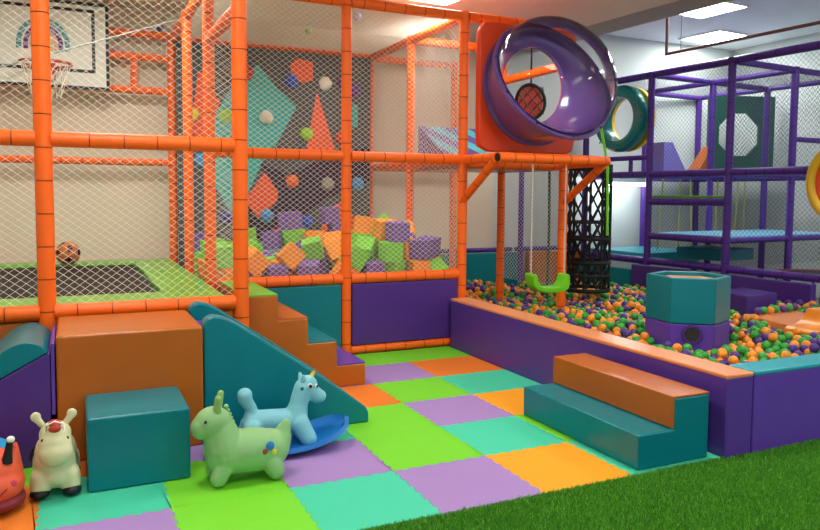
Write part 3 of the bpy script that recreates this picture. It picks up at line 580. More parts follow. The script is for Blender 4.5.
R_B = 0.037
def base_h(x, y):
    return 0.255 + 0.045*max(0, min(1, (x-4.9)/0.6))*max(0, min(1, (5.6-y)/0.5)) + 0.035*math.sin(2.1*x+0.7)*math.cos(1.7*y) + 0.02*math.sin(5*x+3*y) - 0.085*max(0, min(1, (y-5.6)/1.6)) - 0.02
bm = bmesh.new(); NX, NY = 50, 70; grid = [[bm.verts.new((3.735 + (7.35-3.735)*i/NX, 3.255 + (9.18-3.255)*j/NY, base_h(3.735 + (7.35-3.735)*i/NX, 3.255 + (9.18-3.255)*j/NY))) for j in range(NY+1)] for i in range(NX+1)]
for i in range(NX):
    for j in range(NY): bm.faces.new((grid[i][j], grid[i+1][j], grid[i+1][j+1], grid[i][j+1]))
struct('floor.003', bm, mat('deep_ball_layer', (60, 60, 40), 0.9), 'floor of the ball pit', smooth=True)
def blocked(x, y):
    if x < 3.735+R_B or y < 3.257+R_B or y > 9.18-R_B: return True
    if x > 7.30 - (y-6.6)*0.077 - R_B: return True
    d = Vector((x, y)) - HEX
    if max(d.dot(Vector((math.cos(math.radians(52+60*k)), math.sin(math.radians(52+60*k))))) for k in range(6)) < HR*0.866 + R_B + 0.016: return True
    if 5.68-R_B < x < 6.9+R_B and 4.06-R_B < y < 4.40+R_B: return True
    if 6.44 < x < 7.12+R_B and 5.38 < y < 6.02+R_B: return True
    if x > 5.80 + (y-4.40)*0.224 - R_B*1.1 and x < 6.62+R_B and 4.38-R_B < y < 4.98+R_B: return True
    if abs(math.hypot(x-5.78, y-7.2) - 0.27) < R_B + 0.022: return True
    for px, py in ((4.95,6.6),(4.95,7.88),(4.95,9.16),(6.04,9.06)):
        if (x-px)**2 + (y-py)**2 < (0.052+R_B)**2: return True
    return False
def pack():
    rng = random.Random(11); cell = 2*R_B; H = {}; out = []
    def near(x, y):
        i, j = int(x/cell), int(y/cell)
        for a in (i-1, i, i+1):
            for b in (j-1, j, j+1):
                for q in H.get((a, b), ()): yield q
    def rest(x, y):
        z = base_h(x, y) + R_B
        for q in near(x, y):
            d2 = (x-q[0])**2 + (y-q[1])**2
            if d2 < cell*cell: z = max(z, q[2] + math.sqrt(cell*cell - d2))
        return z
    def drop(x, y, steps=14):
        z = rest(x, y); st = R_B*0.6
        for _ in range(steps):
            best = None
            for k in range(8):
                xx, yy = x + st*math.cos(k*PI/4), y + st*math.sin(k*PI/4)
                if blocked(xx, yy): continue
                zz = rest(xx, yy)
                if zz < z - 1e-4 and (best is None or zz < best[2]): best = (xx, yy, zz)
            if best: x, y, z = best
            else:
                st *= 0.5
                if st < 0.003: break
        return x, y, z
    def add(p):
        out.append(p); H.setdefault((int(p[0]/cell), int(p[1]/cell)), []).append(p)
    # first layer: jittered hexagonal rows; second: dropped balls rolling into the hollows
    row = 0; y = 3.30
    while y < 9.15:
        x = 3.775 + (row % 2)*R_B
        while x < 7.4:
            xx, yy = x + rng.uniform(-.004, .004), y + rng.uniform(-.004, .004)
            if not blocked(xx, yy) and rng.random() > 0.06:
                p = (xx, yy, rest(xx, yy))
                if p[2] < base_h(xx, yy) + R_B*2.6: add(p)
            x += cell*1.06
        y += cell*0.93; row += 1
    n1 = len(out); tries = 0
    while tries < 3600:
        tries += 1; x, y = rng.uniform(3.78, 7.35), rng.uniform(3.3, 9.1)
        if blocked(x, y): continue
        x, y, z = drop(x, y)
        if z < base_h(x, y) + 0.20 and z < 0.47: add((x, y, z))
    return out
BALLS = pack()
CAM = Vector((0, 0, 1.568)); YAW = math.radians(25.021); PITCH = math.radians(3.756); ROLL = math.radians(0.424); FPX = 726.482
d = Vector((math.sin(YAW)*math.cos(PITCH), math.cos(YAW)*math.cos(PITCH), -math.sin(PITCH))); rt = Vector((math.cos(YAW), -math.sin(YAW), 0)); up = rt.cross(d)
rt, up = rt*math.cos(ROLL) + up*math.sin(ROLL), up*math.cos(ROLL) - rt*math.sin(ROLL)
def pix(p):
    v = Vector(p) - CAM; z = v.dot(d); return 410 + FPX*v.dot(rt)/z, 242.563 - FPX*v.dot(up)/z, z
BM = [mat('ball_green', (54, 162, 58), 0.3, spec=0.5), mat('ball_orange', (250, 152, 44), 0.3, spec=0.5), mat('ball_purple', (82, 55, 136), 0.3, spec=0.5)]
BNAME = ['green', 'orange', 'purple']
def ballmesh(k):
    bm = bmesh.new(); bmesh.ops.create_icosphere(bm, subdivisions=3, radius=R_B); me = bpy.data.meshes.new('pit_ball'); bm.to_mesh(me); bm.free()
    me.polygons.foreach_set('use_smooth', [True]*len(me.polygons)); me.materials.append(BM[k]); return me
BMESH = [ballmesh(k) for k in range(3)]
rng = random.Random(21)
BK = [rng.choice((0, 0, 0, 1, 1, 1, 2, 2)) for _ in BALLS]
CH = {}
for x, y, z in BALLS: CH.setdefault((int(x/.074), int(y/.074)), []).append((x, y, z))
def buried(p):
    c = 0
    for a in (-1,0,1):
        for b in (-1,0,1):
            for q in CH.get((int(p[0]/.074)+a, int(p[1]/.074)+b), ()):
                if q[2] > p[2] + 0.035 and (q[0]-p[0])**2 + (q[1]-p[1])**2 < 0.0030: c += 1
    return c >= 2
def wallhidden(p):
    # behind the near walls' tops?
    for ax, lim, top in ((0, 3.73, 0.513), (1, 3.253, 0.515)):
        t = (lim - CAM[ax]) / (p[ax] - CAM[ax]); zz = CAM.z + (p[2] + R_B*0.4 - CAM.z)*t; oth = CAM[1-ax] + (p[1-ax]-CAM[1-ax])*t
        if ax == 0 and 3.05 < oth < 6.53 and zz < top: return True
        if ax == 1 and oth > 3.74 and zz < top: return True
    return False
order = []
for i, p in enumerate(BALLS):
    u, v, zc = pix(p)
    if -2 < u < 818 and v < 540 and not buried(p) and not wallhidden(p): order.append((zc, i))
order.sort(); ind = set(i for _, i in order[:300])
for i in [i for _, i in order[:300]]:
    k = BK[i]; o = bpy.data.objects.new('pit_ball', BMESH[k]); C.objects.link(o); o.location = BALLS[i]
    tag(o, '%s plastic ball at the near end of the ball pit' % BNAME[k], 'ball', '%s balls at the near end of the ball pit' % BNAME[k])
def joined():
    bm = bmesh.new(); bmesh.ops.create_icosphere(bm, subdivisions=2, radius=R_B)
    bv = np.array([v.co[:] for v in bm.verts]); bf = np.array([[v.index for v in f.verts] for f in bm.faces]); bm.free()
    idx = [i for i in range(len(BALLS)) if i not in ind]; n = len(idx); P = np.array([BALLS[i] for i in idx])
    V = (P[:,None,:] + bv[None]).reshape(-1,3); Fc = (bf[None] + (np.arange(n)*len(bv))[:,None,None]).reshape(-1)
    me = bpy.data.meshes.new('pit_balls'); me.vertices.add(len(V)); me.vertices.foreach_set('co', V.reshape(-1)); nf = n*len(bf)
    me.loops.add(nf*3); me.loops.foreach_set('vertex_index', Fc.astype(np.int32)); me.polygons.add(nf)
    me.polygons.foreach_set('loop_start', np.arange(0, nf*3, 3, dtype=np.int32))
    me.polygons.foreach_set('material_index', np.repeat(np.array([BK[i] for i in idx], dtype=np.int32), len(bf)))
    me.polygons.foreach_set('use_smooth', np.ones(nf, dtype=bool)); me.update()
    for m in BM: me.materials.append(m)
    o = bpy.data.objects.new('pit_balls', me); C.objects.link(o)
    tag(o, 'green, orange and purple plastic balls filling the rest of the ball pit', 'balls', kind='stuff')
joined()
for k, (x, y) in enumerate(((6.03,5.03),(6.12,5.04),(6.20,5.03),(6.30,5.05),(6.40,5.04),(6.50,5.05),(6.60,5.07))):
    c = [2, 0, 1, 0, 2, 0, 2][k]; o = bpy.data.objects.new('pit_ball', BMESH[c]); C.objects.link(o); o.location = (x, y-0.12, 0.43+R_B)
    tag(o, ['purple ball at the left end of the row on the orange platform', 'green ball second from the left in the row on the orange platform', 'orange ball in the row on the orange platform', 'green ball between the orange and a purple ball in the row on the orange platform', 'purple ball in the middle of the row on the orange platform', 'green ball near the right end of the row on the orange platform', 'purple ball at the right end of the row on the orange platform'][k], 'ball', 'row of balls on the orange platform')

# ------------------------------------------------------------------ porthole bubble in the tall bay
t = thing('bubble_window', 'purple plastic porthole ring with clear dome on an orange panel', 'bubble window', (4.40, 6.5, 2.13))
BC = Vector((4.43, 0, 2.72))
def holed_panel(x0, x1, z0, z1, y0, y1, c, r, n=48, rc=0.10):
    bm = bmesh.new()
    def rect(a):
        dx, dz = math.cos(a), math.sin(a); sx = (x1-c.x)/dx if dx > 1e-9 else (x0-c.x)/dx if dx < -1e-9 else 1e9; sz = (z1-c.z)/dz if dz > 1e-9 else (z0-c.z)/dz if dz < -1e-9 else 1e9
        s = min(sx, sz); p = Vector((c.x+dx*s, c.z+dz*s))
        for cx, sgx in ((x0+rc, -1), (x1-rc, 1)):
            for cz_, sgz in ((z0+rc, -1), (z1-rc, 1)):
                if (p.x-cx)*sgx > 0 and (p.y-cz_)*sgz > 0:
                    q = Vector((p.x-cx, p.y-cz_)); p = Vector((cx, cz_)) + q.normalized()*rc
        return p
    L = []
    for k in range(n):
        a = 2*PI*k/n; p = rect(a); h = Vector((c.x + r*math.cos(a), c.z + r*math.sin(a)))
        L.append([bm.verts.new((q.x, y, q.y)) for q, y in ((p, y0), (p, y1), (h, y1), (h, y0))])
    for k in range(n):
        A, B = L[k], L[(k+1) % n]
        for q in range(4): bm.faces.new((A[q], B[q], B[(q+1) % 4], A[(q+1) % 4]))
    bmesh.ops.recalc_face_normals(bm, faces=bm.faces[:])
    es = [e for e in bm.edges if e.calc_face_angle(0) > 0.7]
    bmesh.ops.bevel(bm, geom=es, offset=0.015, segments=2, profile=0.5, affect='EDGES')
    return bm
obj('panel', holed_panel(3.77, 4.97, 2.02, 3.33, 6.44, 6.53, BC, 0.40), PL_ORNG, t, wn=True, ang=0.9)
RIMC = Vector((4.43, 6.10, 2.735)); TH, PH = math.radians(2.1), math.radians(27.8)
RN = Vector((math.sin(TH)*math.cos(PH), -math.cos(TH)*math.cos(PH), math.sin(PH))); RA = RN.cross(Vector((0,0,1))).normalized(); RB = RA.cross(RN)
def front(a, r, dd): return RIMC + RA*(r*math.cos(a)) + RB*(r*math.sin(a)) + RN*dd
sx = 1 if RA.x > 0 else -1
def loft(rows, n=72):
    bm = bmesh.new(); R = []
    for f in rows: R.append([bm.verts.new(f(2*PI*k/n)) for k in range(n)])
    m = len(R)
    for i in range(m):
        A, B = R[i], R[(i+1) % m]
        for k in range(n): bm.faces.new((A[k], A[(k+1) % n], B[(k+1) % n], B[k]))
    bmesh.ops.recalc_face_normals(bm, faces=bm.faces[:]); return bm
def bk(r, y): return lambda a: Vector((BC.x + sx*r*math.cos(a), y, BC.z + r*math.sin(a)))
def fr_(r, dd): return lambda a: front(a, r, dd)
def mid(r0, y, r1, dd, f): return lambda a: bk(r0, y)(a).lerp(front(a, r1, dd), f)
o = obj('ring', loft([bk(.63, 6.435), bk(.63, 6.41), bk(.60, 6.40), mid(.60, 6.40, .655, -.04, .5), fr_(.655, -.04), fr_(.69, -.03), fr_(.69, .005), fr_(.635, .01), fr_(.62, -.02),
        mid(.42, 6.40, .62, -.02, .75), mid(.42, 6.40, .62, -.02, .5), mid(.41, 6.42, .62, -.02, .2), bk(.395, 6.44), bk(.395, 6.50), bk(.42, 6.435)]), PL_PURP, t, ang=0.7); o['label'] = 'purple ring'; RO = o
bm = bmesh.new(); R = []
for q in range(15):
    b = PI/2*q/14; R.append([bm.verts.new(front(2*PI*k/64, .66*math.cos(b), .008 + .53*math.sin(b))) for k in range(64)])
for q in range(14):
    for k in range(64): bm.faces.new((R[q][k], R[q][(k+1) % 64], R[q+1][(k+1) % 64], R[q+1][k]))
bmesh.ops.remove_doubles(bm, verts=bm.verts[:], dist=1e-5); bmesh.ops.recalc_face_normals(bm, faces=bm.faces[:])
o = obj('dome', bm, CLEAR, t); o['label'] = 'clear dome'
for k in range(10):
    a = 2*PI*(k+.5)/10; bm = bmesh.new(); rings(bm, [(front(a, .672, .0), .012), (front(a, .672, .016), .010)], 0, 8); obj('bolt', bm, BLACK, RO, smooth=False)
# deck, striped ramp and things behind the bubble
pad('platform_deck', 'orange vinyl deck of the upper level behind the swing', 'platform', pbox(3.74, 4.88, 6.66, 7.82, 1.85, 1.93, 0.012), V_ORNG)
t = thing('striped_ramp', 'striped purple and teal foam ramp on the upper deck behind the netting', 'foam ramp', (4.3, 7.5, 1.93))
bm = bmesh.new(); N = 6; strips = []
A = Vector((3.74, 6.95, 1.94)); U = Vector((1.13, 0, 0)); Vv = Vector((0, 0.85, 0.44)); Hh = Vector((0, 0, 0.0))
for k in range(-4, N+5):
    poly = [((k)/N, 0), ((k+1)/N, 0), ((k+1)/N - 0.42, 1), (k/N - 0.42, 1)]
    # clip to 0..1 in u
    def clip(P, lim, sg):
        out = []
        for i in range(len(P)):
            a, b = P[i], P[(i+1) % len(P)]; ia, ib = sg*(a[0]-lim) >= -1e-9, sg*(b[0]-lim) >= -1e-9
            if ia: out.append(a)
            if ia != ib: s = (lim-a[0])/(b[0]-a[0]); out.append((lim, a[1]+(b[1]-a[1])*s))
        return out
    P = clip(clip(poly, 0, 1), 1, -1) if poly else []
    if len(P) < 3: continue
    bm.faces.new([bm.verts.new(A + U*u_ + Vv*v_) for u_, v_ in P]).material_index = k % 2
bmesh.ops.remove_doubles(bm, verts=bm.verts[:], dist=1e-4)
obj('striped_top', bm, [mat('stripe_purple', (88, 60, 128), 0.5), mat('stripe_teal', (62, 165, 172), 0.5)], t, smooth=False)
obj('wedge_body', prism([(6.95,1.932),(7.80,1.932),(7.80,2.372)], 'x', 3.74, 4.87, 0), V_PURP, t, smooth=False)
t = thing('web_disc', 'round black webbed disc with orange backing hanging behind the porthole', 'web swing', (5.42, 7.95, 2.5))
dc = Vector((5.42, 7.95, 2.78)); bm = lathe([(0.22 + 0.022*math.cos(a), 0.022*math.sin(a)) for a in [2*PI*k/8 for k in range(8)]], dc, 'y', 32, True); obj('ring', bm, BLACK, t)
bm = net_bm(dc + Vector((-.2, 0, -.2)), (1,0,0), (0,0,1), .4, .4, 0.15, 0.15, 0.008); obj('web', bm, BLACK, t, smooth=False)
bm = lathe([(0.0, 0.03), (0.21, 0.03), (0.21, 0.05), (0.0, 0.05)], dc, 'y', 32); obj('backing', bm, PL_ORNG, t, smooth=False)
obj('hanger', tube([dc + Vector((0,0,.22)), dc + Vector((0,0,.97))], 0.012, 6), BLACK, t)
pad('padded_post', 'yellow padded post behind the netting beside the tall orange frame', 'padded post', pbox(5.03, 5.21, 9.296, 9.356, 0.0, 3.3, 0.02), mat('yellow_vinyl', (232, 190, 70), 0.5))

# ------------------------------------------------------------------ swing
t = thing('swing', 'lime green plastic swing seat hanging from the orange cross bar', 'swing', (4.25, 5.9, 0.62))
bm = bmesh.new(); prof = []
for k in range(25):
    s = k/24; x = 4.05 + 0.42*s; q = abs(s-0.5)*2
    z = 0.645 + 0.0*q + 0.15*max(0, (q-0.55)/0.45)**1.1
    th = 0.052 if q < 0.6 else 0.052 - 0.01*(q-0.6)
    prof.append((x, z, th))
pts = [(x, z+th*0.5 + (0.02 if abs(x-4.26) > 0.16 else 0)) for x, z, th in prof] + [(x + (0.03 if x < 4.12 else -0.03 if x > 4.40 else 0), z-th*0.5) for x, z, th in prof][::-1]
seat = [(4.035,.80),(4.06,.815),(4.085,.80),(4.10,.74),(4.12,.70),(4.17,.68),(4.26,.672),(4.34,.675),(4.395,.69),(4.415,.73),(4.43,.785),(4.455,.80),(4.475,.785),(4.48,.70),(4.46,.645),(4.42,.625),(4.34,.615),(4.22,.615),(4.14,.63),(4.08,.655),(4.05,.70)]
obj('seat', prism(seat, 'y', 5.82, 5.98, 0.014), GREEN_P, t, wn=True, ang=0.9)
obj('rope', tube([(4.06, 5.9, .80), (4.06, 5.9, 1.874)], 0.007, 6), ROPE_W, t); obj('rope', tube([(4.455, 5.9, .79), (4.455, 5.9, 1.874)], 0.007, 6), ROPE_W, t)

# ------------------------------------------------------------------ black climbing net column
t = thing('climbing_net', 'tall black rope climbing net column hanging over the ball pit', 'climbing net', (5.77, 7.2, 0.40))
cx, cy = 5.78, 7.2; cr = 0.27
for z, hr in ((0.42,.026), (0.60,.02), (0.76,.028), (1.05,.024), (1.25,.016), (1.9,.02)):
    bm = lathe([(cr + hr*math.cos(a), hr*math.sin(a)) for a in [2*PI*k/6 for k in range(6)]], (cx, cy, z), 'z', 24, True); obj('hoop', bm, NET_K, t)
for k in range(8):
    a = 2*PI*k/8; obj('strap', tube([(cx+cr*math.cos(a), cy+cr*math.sin(a), z + 0.0) for z in (0.40, 1.0, 1.95)], 0.016, 6), NET_K, t)
bm = bmesh.new()
for k in range(14):
    for sg in (1, -1):
        tube([(cx+cr*1.02*math.cos(2*PI*k/14 + sg*s*0.28), cy+cr*1.02*math.sin(2*PI*k/14 + sg*s*0.28), 0.45 + 1.5*s/10) for s in range(11)], 0.0115, 5, bm)
obj('net', bm, NET_K, t, smooth=False)
tag(obj('green_rope', tube([(5.72, 6.95, 2.5), (5.76, 6.90, 2.15), (5.80, 6.88, 1.9), (5.82, 6.88, 1.1)], 0.016, 8), GREEN_P), 'lime green rope hanging beside the black climbing net', 'rope')
tag(obj('green_rope', tube([(5.62, 7.6, 2.6), (5.50, 7.6, 2.2), (5.46, 7.6, 1.95)], 0.018, 8), GREEN_P), 'lime green curved rope below the purple porthole', 'rope')
tag(obj('hanging_rope', tube([(5.05, 7.0, 1.9), (5.06, 7.0, 1.2), (5.05, 7.0, 0.36)], 0.015, 6), mat('mossy_rope', (52, 84, 40), 0.9)), 'dark mossy rope hanging behind the tall orange post', 'rope')

# ------------------------------------------------------------------ purple play frame (a few degrees off the orange grid)
A4 = math.radians(4.4)
G = thing('play_frame', 'purple foam sleeved play frame with dark netting beyond the ball pit', 'play frame', (7.48, 6.6, 0), A4)
PM = [T_PURP, T_PSEAM]
def ppost(u, v, z1=3.30, r=0.048): obj('post', foam_tube((u, v, 0), (u, v, z1), r, 0.25, 12, off=random.random()*.8), PM, G, local=True)
def pbar(a, b, r=0.04, name='bar'): obj(name, foam_tube(a, b, r, 0.25, 12, off=random.random()*.6), PM, G, local=True)
S = 1.28
US = [0, S, 2*S]; VS = [-S, 0, S, 2*S]
for u in (0, S, 2*S):
    for v in VS:
        if v < 0 and u > 0: continue
        ppost(u, v)
for v0, v1 in ((-S, 0), (0, S), (S, 2*S)):
    for z in ((0.665, 1.88, 3.26) if v0 != 0 else (0.665, 1.02, 1.50, 1.88, 3.26)):
        pbar((0, v0+.04, z), (0, v1-.04, z), 0.048 if z < 3 else 0.05)
pbar((0, S+.04, 2.12), (0, 2*S-.04, 2.12), 0.036)
for q in (0.35, 0.8): pbar((0, S+q, 1.90), (0, S+q, 2.10), 0.032, 'baluster')
for v in (0, S, 2*S):
    for u0, u1 in ((0, S), (S, 2*S)):
        for z in ((1.02, 1.86, 3.26) if v < 2 else (1.86, 3.26)): pbar((u0+.04, v, z), (u1-.04, v, z), 0.038 if z < 3 else 0.042)
for u in (S, 2*S):
    for v0, v1 in ((0, S), (S, 2*S)):
        pbar((u, v0+.04, 3.26), (u, v1-.04, 3.26), 0.04); pbar((u, v0+.04, 1.86), (u, v1-.04, 1.86), 0.036)
pbar((S+.04, 0, 2.35), (2*S-.04, 0, 2.35), 0.036)
Ri = Matrix.Rotation(-A4, 4, 'Z')
def ll(x, y, z): p = Ri @ Vector((x-7.48, y-6.6, z)); return tuple(p)
pbar(ll(3.78, 9.252, .762), ll(6.0, 9.252, .762), .034); pbar(ll(6.08, 9.252, .762), ll(7.22, 9.252, .762), .034); ppost(*ll(6.04, 9.06, 0)[:2], 2.0, 0.04)
DN = dict(m=NET_D, parent=G, r=0.0019, cw=0.06, ch=0.06, local=True)
for v in (-S, 0):
    net((0, v, 0.68), (0,1,0), (0,0,1), S, 1.2 if v < 0 else 1.2, **DN); net((0, v, 1.90), (0,1,0), (0,0,1), S, 1.36, **DN)
for u in (0, S):
    net((u, 0, 1.90), (1,0,0), (0,0,1), S, 1.36, **DN); net((u, 0, 0.68), (1,0,0), (0,0,1), S, 0.32, **DN)
net((0, 0, 3.28), (1,0,0), (0,1,0), 2*S, 2*S, **DN)
net((S, 0, 1.90), (0,1,0), (0,0,1), S, 1.36, **DN)
Rz = Matrix.Rotation(A4, 4, 'Z')
def gl(u, v, z=0): p = Rz @ Vector((u, v, z)); return (p.x+7.48, p.y+6.6, p.z)
def gpad(name, label, cat, bm, m, group=None):
    bmesh.ops.transform(bm, matrix=Matrix.Translation((7.48, 6.6, 0)) @ Rz, verts=bm.verts[:]); return pad(name, label, cat, bm, m, group)
gpad('pit_wall', 'low dark purple padded wall along the right side of the ball pit', 'padded wall', pbox(-.16, -.055, -1.22, 1.42, 0, .61, .012), V_DKPURP)
gpad('pit_wall', 'low teal padded wall at the back right of the ball pit beyond the climbing net', 'padded wall', pbox(-.16, -.055, 1.44, 2.50, 0, .53, .012), V_TEAL)
gpad('foam_mat', 'teal foam platform behind the left bay of the purple frame', 'foam mat', pbox(.06, 1.2, 1.34, 2.48, .60, .76, .015), V_AQUA)
gpad('foam_mat', 'small teal foam mat behind the ladder rungs of the purple frame', 'foam mat', pbox(.5, 1.2, .45, 1.2, .70, .86, .015), V_AQUA)
o = obj('deck', pbox(.06, 2.5, .06, 1.22, 1.0, 1.07, .012), V_LBLUE, G, wn=True, local=True); o['label'] = 'pale blue middle deck'
o = obj('deck', pbox(.06, 3.2, 1.32, 2.5, 1.86, 1.90, .008), mat('grey_deck', (150, 150, 165), 0.6), G, wn=True, local=True); o['label'] = 'grey upper deck'
gpad('step_pad', 'lime green step pad on the upper ladder rung of the purple frame', 'step pad', pbox(.008, .15, .06, 1.22, 1.552, 1.585, .008), V_GREEN)
TUBE = emis('tube_glow', (0.88, 0.95, 1.0, 1), 75.0)
for u, v, lab in ((.62, 2.30, 'bright white tube lamp under the upper deck, left of the purple frame post'),):
    t = thing('tube_light', lab, 'lamp', gl(u, v, 1.74), A4)
    obj('tube', tube([(-.44, 0, .02), (.44, 0, .02)], .022, 10), TUBE, t, local=True)
    bm = bmesh.new(); box(bm, -.48, .48, -.03, .03, .045, .115); obj('housing', bm, WHITE, t, smooth=False, local=True)
# items on the upper deck
def gthing(name, label, cat, u, v, z): return thing(name, label, cat, gl(u, v, z), A4)
gpad('foam_wedge', 'lilac and teal foam wedge on the upper deck behind dark netting', 'foam wedge', prism([(.42,1.902),(.94,1.902),(.60,2.36),(.42,2.36)], 'y', 1.40, 1.75, .01), mat('lilac_vinyl', (128, 118, 196), 0.45))
gpad('foam_wedge', 'orange triangular foam wedge on the upper deck beside the green panel', 'foam wedge', prism([(1.10,1.902),(1.52,1.902),(1.52,2.34),(1.49,2.34)], 'y', 1.40, 1.60, .01), V_ORNG)
t = gthing('octagon_panel', 'dark green plastic panel with an octagonal opening on the upper deck', 'panel', 2.58, 1.75, 1.905); t.rotation_euler[2] = A4 - math.radians(24)
def octpanel():
    bm = bmesh.new(); x0, x1, z0, z1 = -.56, .56, .0, 1.30; c = Vector((-0.04, 0, .68)); r = .37; L = []
    n = 8
    out = [(x1, .66-.0), (x1, z1), (0.02, z1), (x0, z1), (x0, .66), (x0, z0), (0.02, z0), (x1, z0)]
    angs = [22.5 + 45*k for k in range(8)]
    rect = []
    for a in angs:
        a = math.radians(a); dx, dz = math.cos(a), math.sin(a); s = min((x1-c.x)/dx if dx > 0 else (x0-c.x)/dx, (z1-c.z)/dz if dz > 0 else (z0-c.z)/dz); rect.append((c.x+dx*s, c.z+dz*s))
    corners = {0: (x1, z1), 2: (x0, z1), 4: (x0, z0), 6: (x1, z0)}
    I = [[bm.verts.new((c.x + r*math.cos(math.radians(a)), y, c.z + r*math.sin(math.radians(a)))) for a in angs] for y in (-.03, .03)]
    O = [[bm.verts.new((p[0], y, p[1])) for p in rect] for y in (-.03, .03)]
    K = [{k: bm.verts.new((p[0], y, p[1])) for k, p in corners.items()} for y in (-.03, .03)]
    for k in range(8):
        k2 = (k+1) % 8
        for s in (0, 1):
            loop = [I[s][k], O[s][k]] + ([K[s][k]] if k in K[s] else []) + [O[s][k2], I[s][k2]]
            bm.faces.new(loop if s == 0 else loop[::-1])
        bm.faces.new((I[0][k], I[0][k2], I[1][k2], I[1][k]))
        if k in corners:
            bm.faces.new((O[0][k], K[0][k], K[1][k], O[1][k])); bm.faces.new((K[0][k], O[0][k2], O[1][k2], K[1][k]))
        else: bm.faces.new((O[0][k], O[0][k2], O[1][k2], O[1][k]))
    bmesh.ops.recalc_face_normals(bm, faces=bm.faces[:]); return bm
obj('panel', octpanel(), PL_DGREEN, t, smooth=False, local=True)
bm = bmesh.new(); box(bm, -.56, .56, -.05, -.031, 0, .06); obj('bottom_strip', bm, PL_ORNG, t, smooth=False, local=True)
# teal tunnel porthole
t = gthing('porthole_ring', 'teal plastic porthole ring with a yellow ring behind it on the purple frame', 'porthole', 0, 1.87, 2.17)
rp = [(0.485, 0.02), (0.485, -0.03), (0.45, -0.09), (0.38, -0.12), (0.325, -0.10), (0.31, -0.03), (0.31, 0.02)]
obj('ring', lathe(rp, (0, -.03, .53), 'x', 48, True), PL_TEAL, t, local=True, ang=0.6)
obj('back_ring', lathe([(0.47, 0.14), (0.47, 0.20), (0.33, 0.20), (0.33, 0.14)], (0, -.03, .53), 'x', 48, True), PL_YEL, t, local=True, ang=0.6)
obj('tunnel', lathe([(0.34, 0.02), (0.34, 0.14), (0.325, 0.14), (0.325, 0.02)], (0, -.03, .53), 'x', 48, True), PL_TEAL, t, local=True)
for k in range(8):
    a = 2*PI*k/8; bm = bmesh.new(); lathe([(0, -.012), (.014, -.01), (.014, 0)], (-.085, -.03 + .465*math.cos(a), .53 + .465*math.sin(a)), 'x', 8, False, bm); obj('bolt', bm, BLACK, t, local=True, smooth=False)
t = gthing('porthole_ring', 'yellow and orange porthole ring cut off by the right edge of the picture', 'porthole', -.17, -1.61, 1.25)
obj('ring', lathe([(0.44 + .05*math.cos(a), .05*math.sin(a)) for a in [2*PI*k/10 for k in range(10)]], (0, 0, .49), 'x', 40, True), PL_YEL, t, local=True)
obj('inner_ring', lathe([(0.33, .02), (0.41, .0), (0.41, .05), (0.33, .06)], (0, 0, .49), 'x', 40, True), PL_ORNG, t, local=True)
for k, (u, v) in enumerate(((.42,1.40),(.80,1.42),(1.06,1.45),(1.62,1.40),(1.86,1.44),(2.10,1.40),(2.34,1.46))):
    p, q = gl(u, v, 1.853), gl(u + .04*((k*37) % 5 - 2), v, 0.80)
    lab = ['behind the ladder rungs, left one of the pair', 'behind the ladder rungs, right one of the pair', 'just left of the corner post', 'right of the corner post, first of the row', 'right of the corner post, second of the row', 'right of the corner post, third of the row', 'farthest right under the upper deck'][k]
    tag(obj('hanging_rope', tube([p, q], .011, 6), ROPE_Y), 'yellowish rope hanging under the upper deck, ' + lab, 'rope', 'yellow ropes under the purple deck')
t = gthing('mini_trampoline', 'small black trampoline with a dark red rim beyond the low purple wall', 'trampoline', 1.0, -.62, 0.0)
obj('bed', lathe([(0, .60), (.55, .60), (.55, .59), (0, .59)], (0, 0, 0), 'z', 32), BLACK, t, local=True, smooth=False)
obj('rim', lathe([(.57 + .02*math.cos(a), .60 + .02*math.sin(a)) for a in [2*PI*k/8 for k in range(8)]], (0, 0, 0), 'z', 32, True), mat('dark_red', (110, 40, 48), .5), t, local=True)
for k in range(4): obj('leg', tube([(.5*math.cos(k*PI/2+.4), .5*math.sin(k*PI/2+.4), 0), (.5*math.cos(k*PI/2+.4), .5*math.sin(k*PI/2+.4), .59)], .015, 6), BLACK, t, local=True)

# ------------------------------------------------------------------ toys
def blob(shapes, voxel=0.008, smooth=8):
    """fuse ellipsoids and tapered limbs into one continuous skin"""
    bm = bmesh.new()
    for s in shapes:
        if s[0] == 'e': ellipsoid(bm, s[1], s[2], 24, s[3] if len(s) > 3 else None)
        else:
            (p0, r0), (p1, r1) = s[1], s[2]; p0, p1 = Vector(p0), Vector(p1); k = 14
            for i in range(k): f = i/(k-1); ellipsoid(bm, p0.lerp(p1, f), (r0+(r1-r0)*f,)*3, 16)
    me = bpy.data.meshes.new('tmp'); bm.to_mesh(me); bm.free(); o = bpy.data.objects.new('tmp', me); C.objects.link(o)
    m = o.modifiers.new('r', 'REMESH'); m.mode = 'VOXEL'; m.voxel_size = voxel
    if smooth: m = o.modifiers.new('s', 'SMOOTH'); m.iterations = smooth; m.factor = 0.5
    dg = bpy.context.evaluated_depsgraph_get(); dg.update(); me2 = bpy.data.meshes.new_from_object(o.evaluated_get(dg))
    bm = bmesh.new(); bm.from_mesh(me2); bpy.data.objects.remove(o); bpy.data.meshes.remove(me2); bpy.data.meshes.remove(me)
    return bm
def rubber(n, c): return mat(n, c, 0.45, 0.03, 20, spec=0.4)
def dot(bm_c, r, nrm, flatk=0.25):
    bm = bmesh.new(); n = Vector(nrm).normalized(); q = n.to_track_quat('Z', 'Y').to_matrix(); ellipsoid(bm, bm_c, (r, r, r*flatk), 14, q); return bm
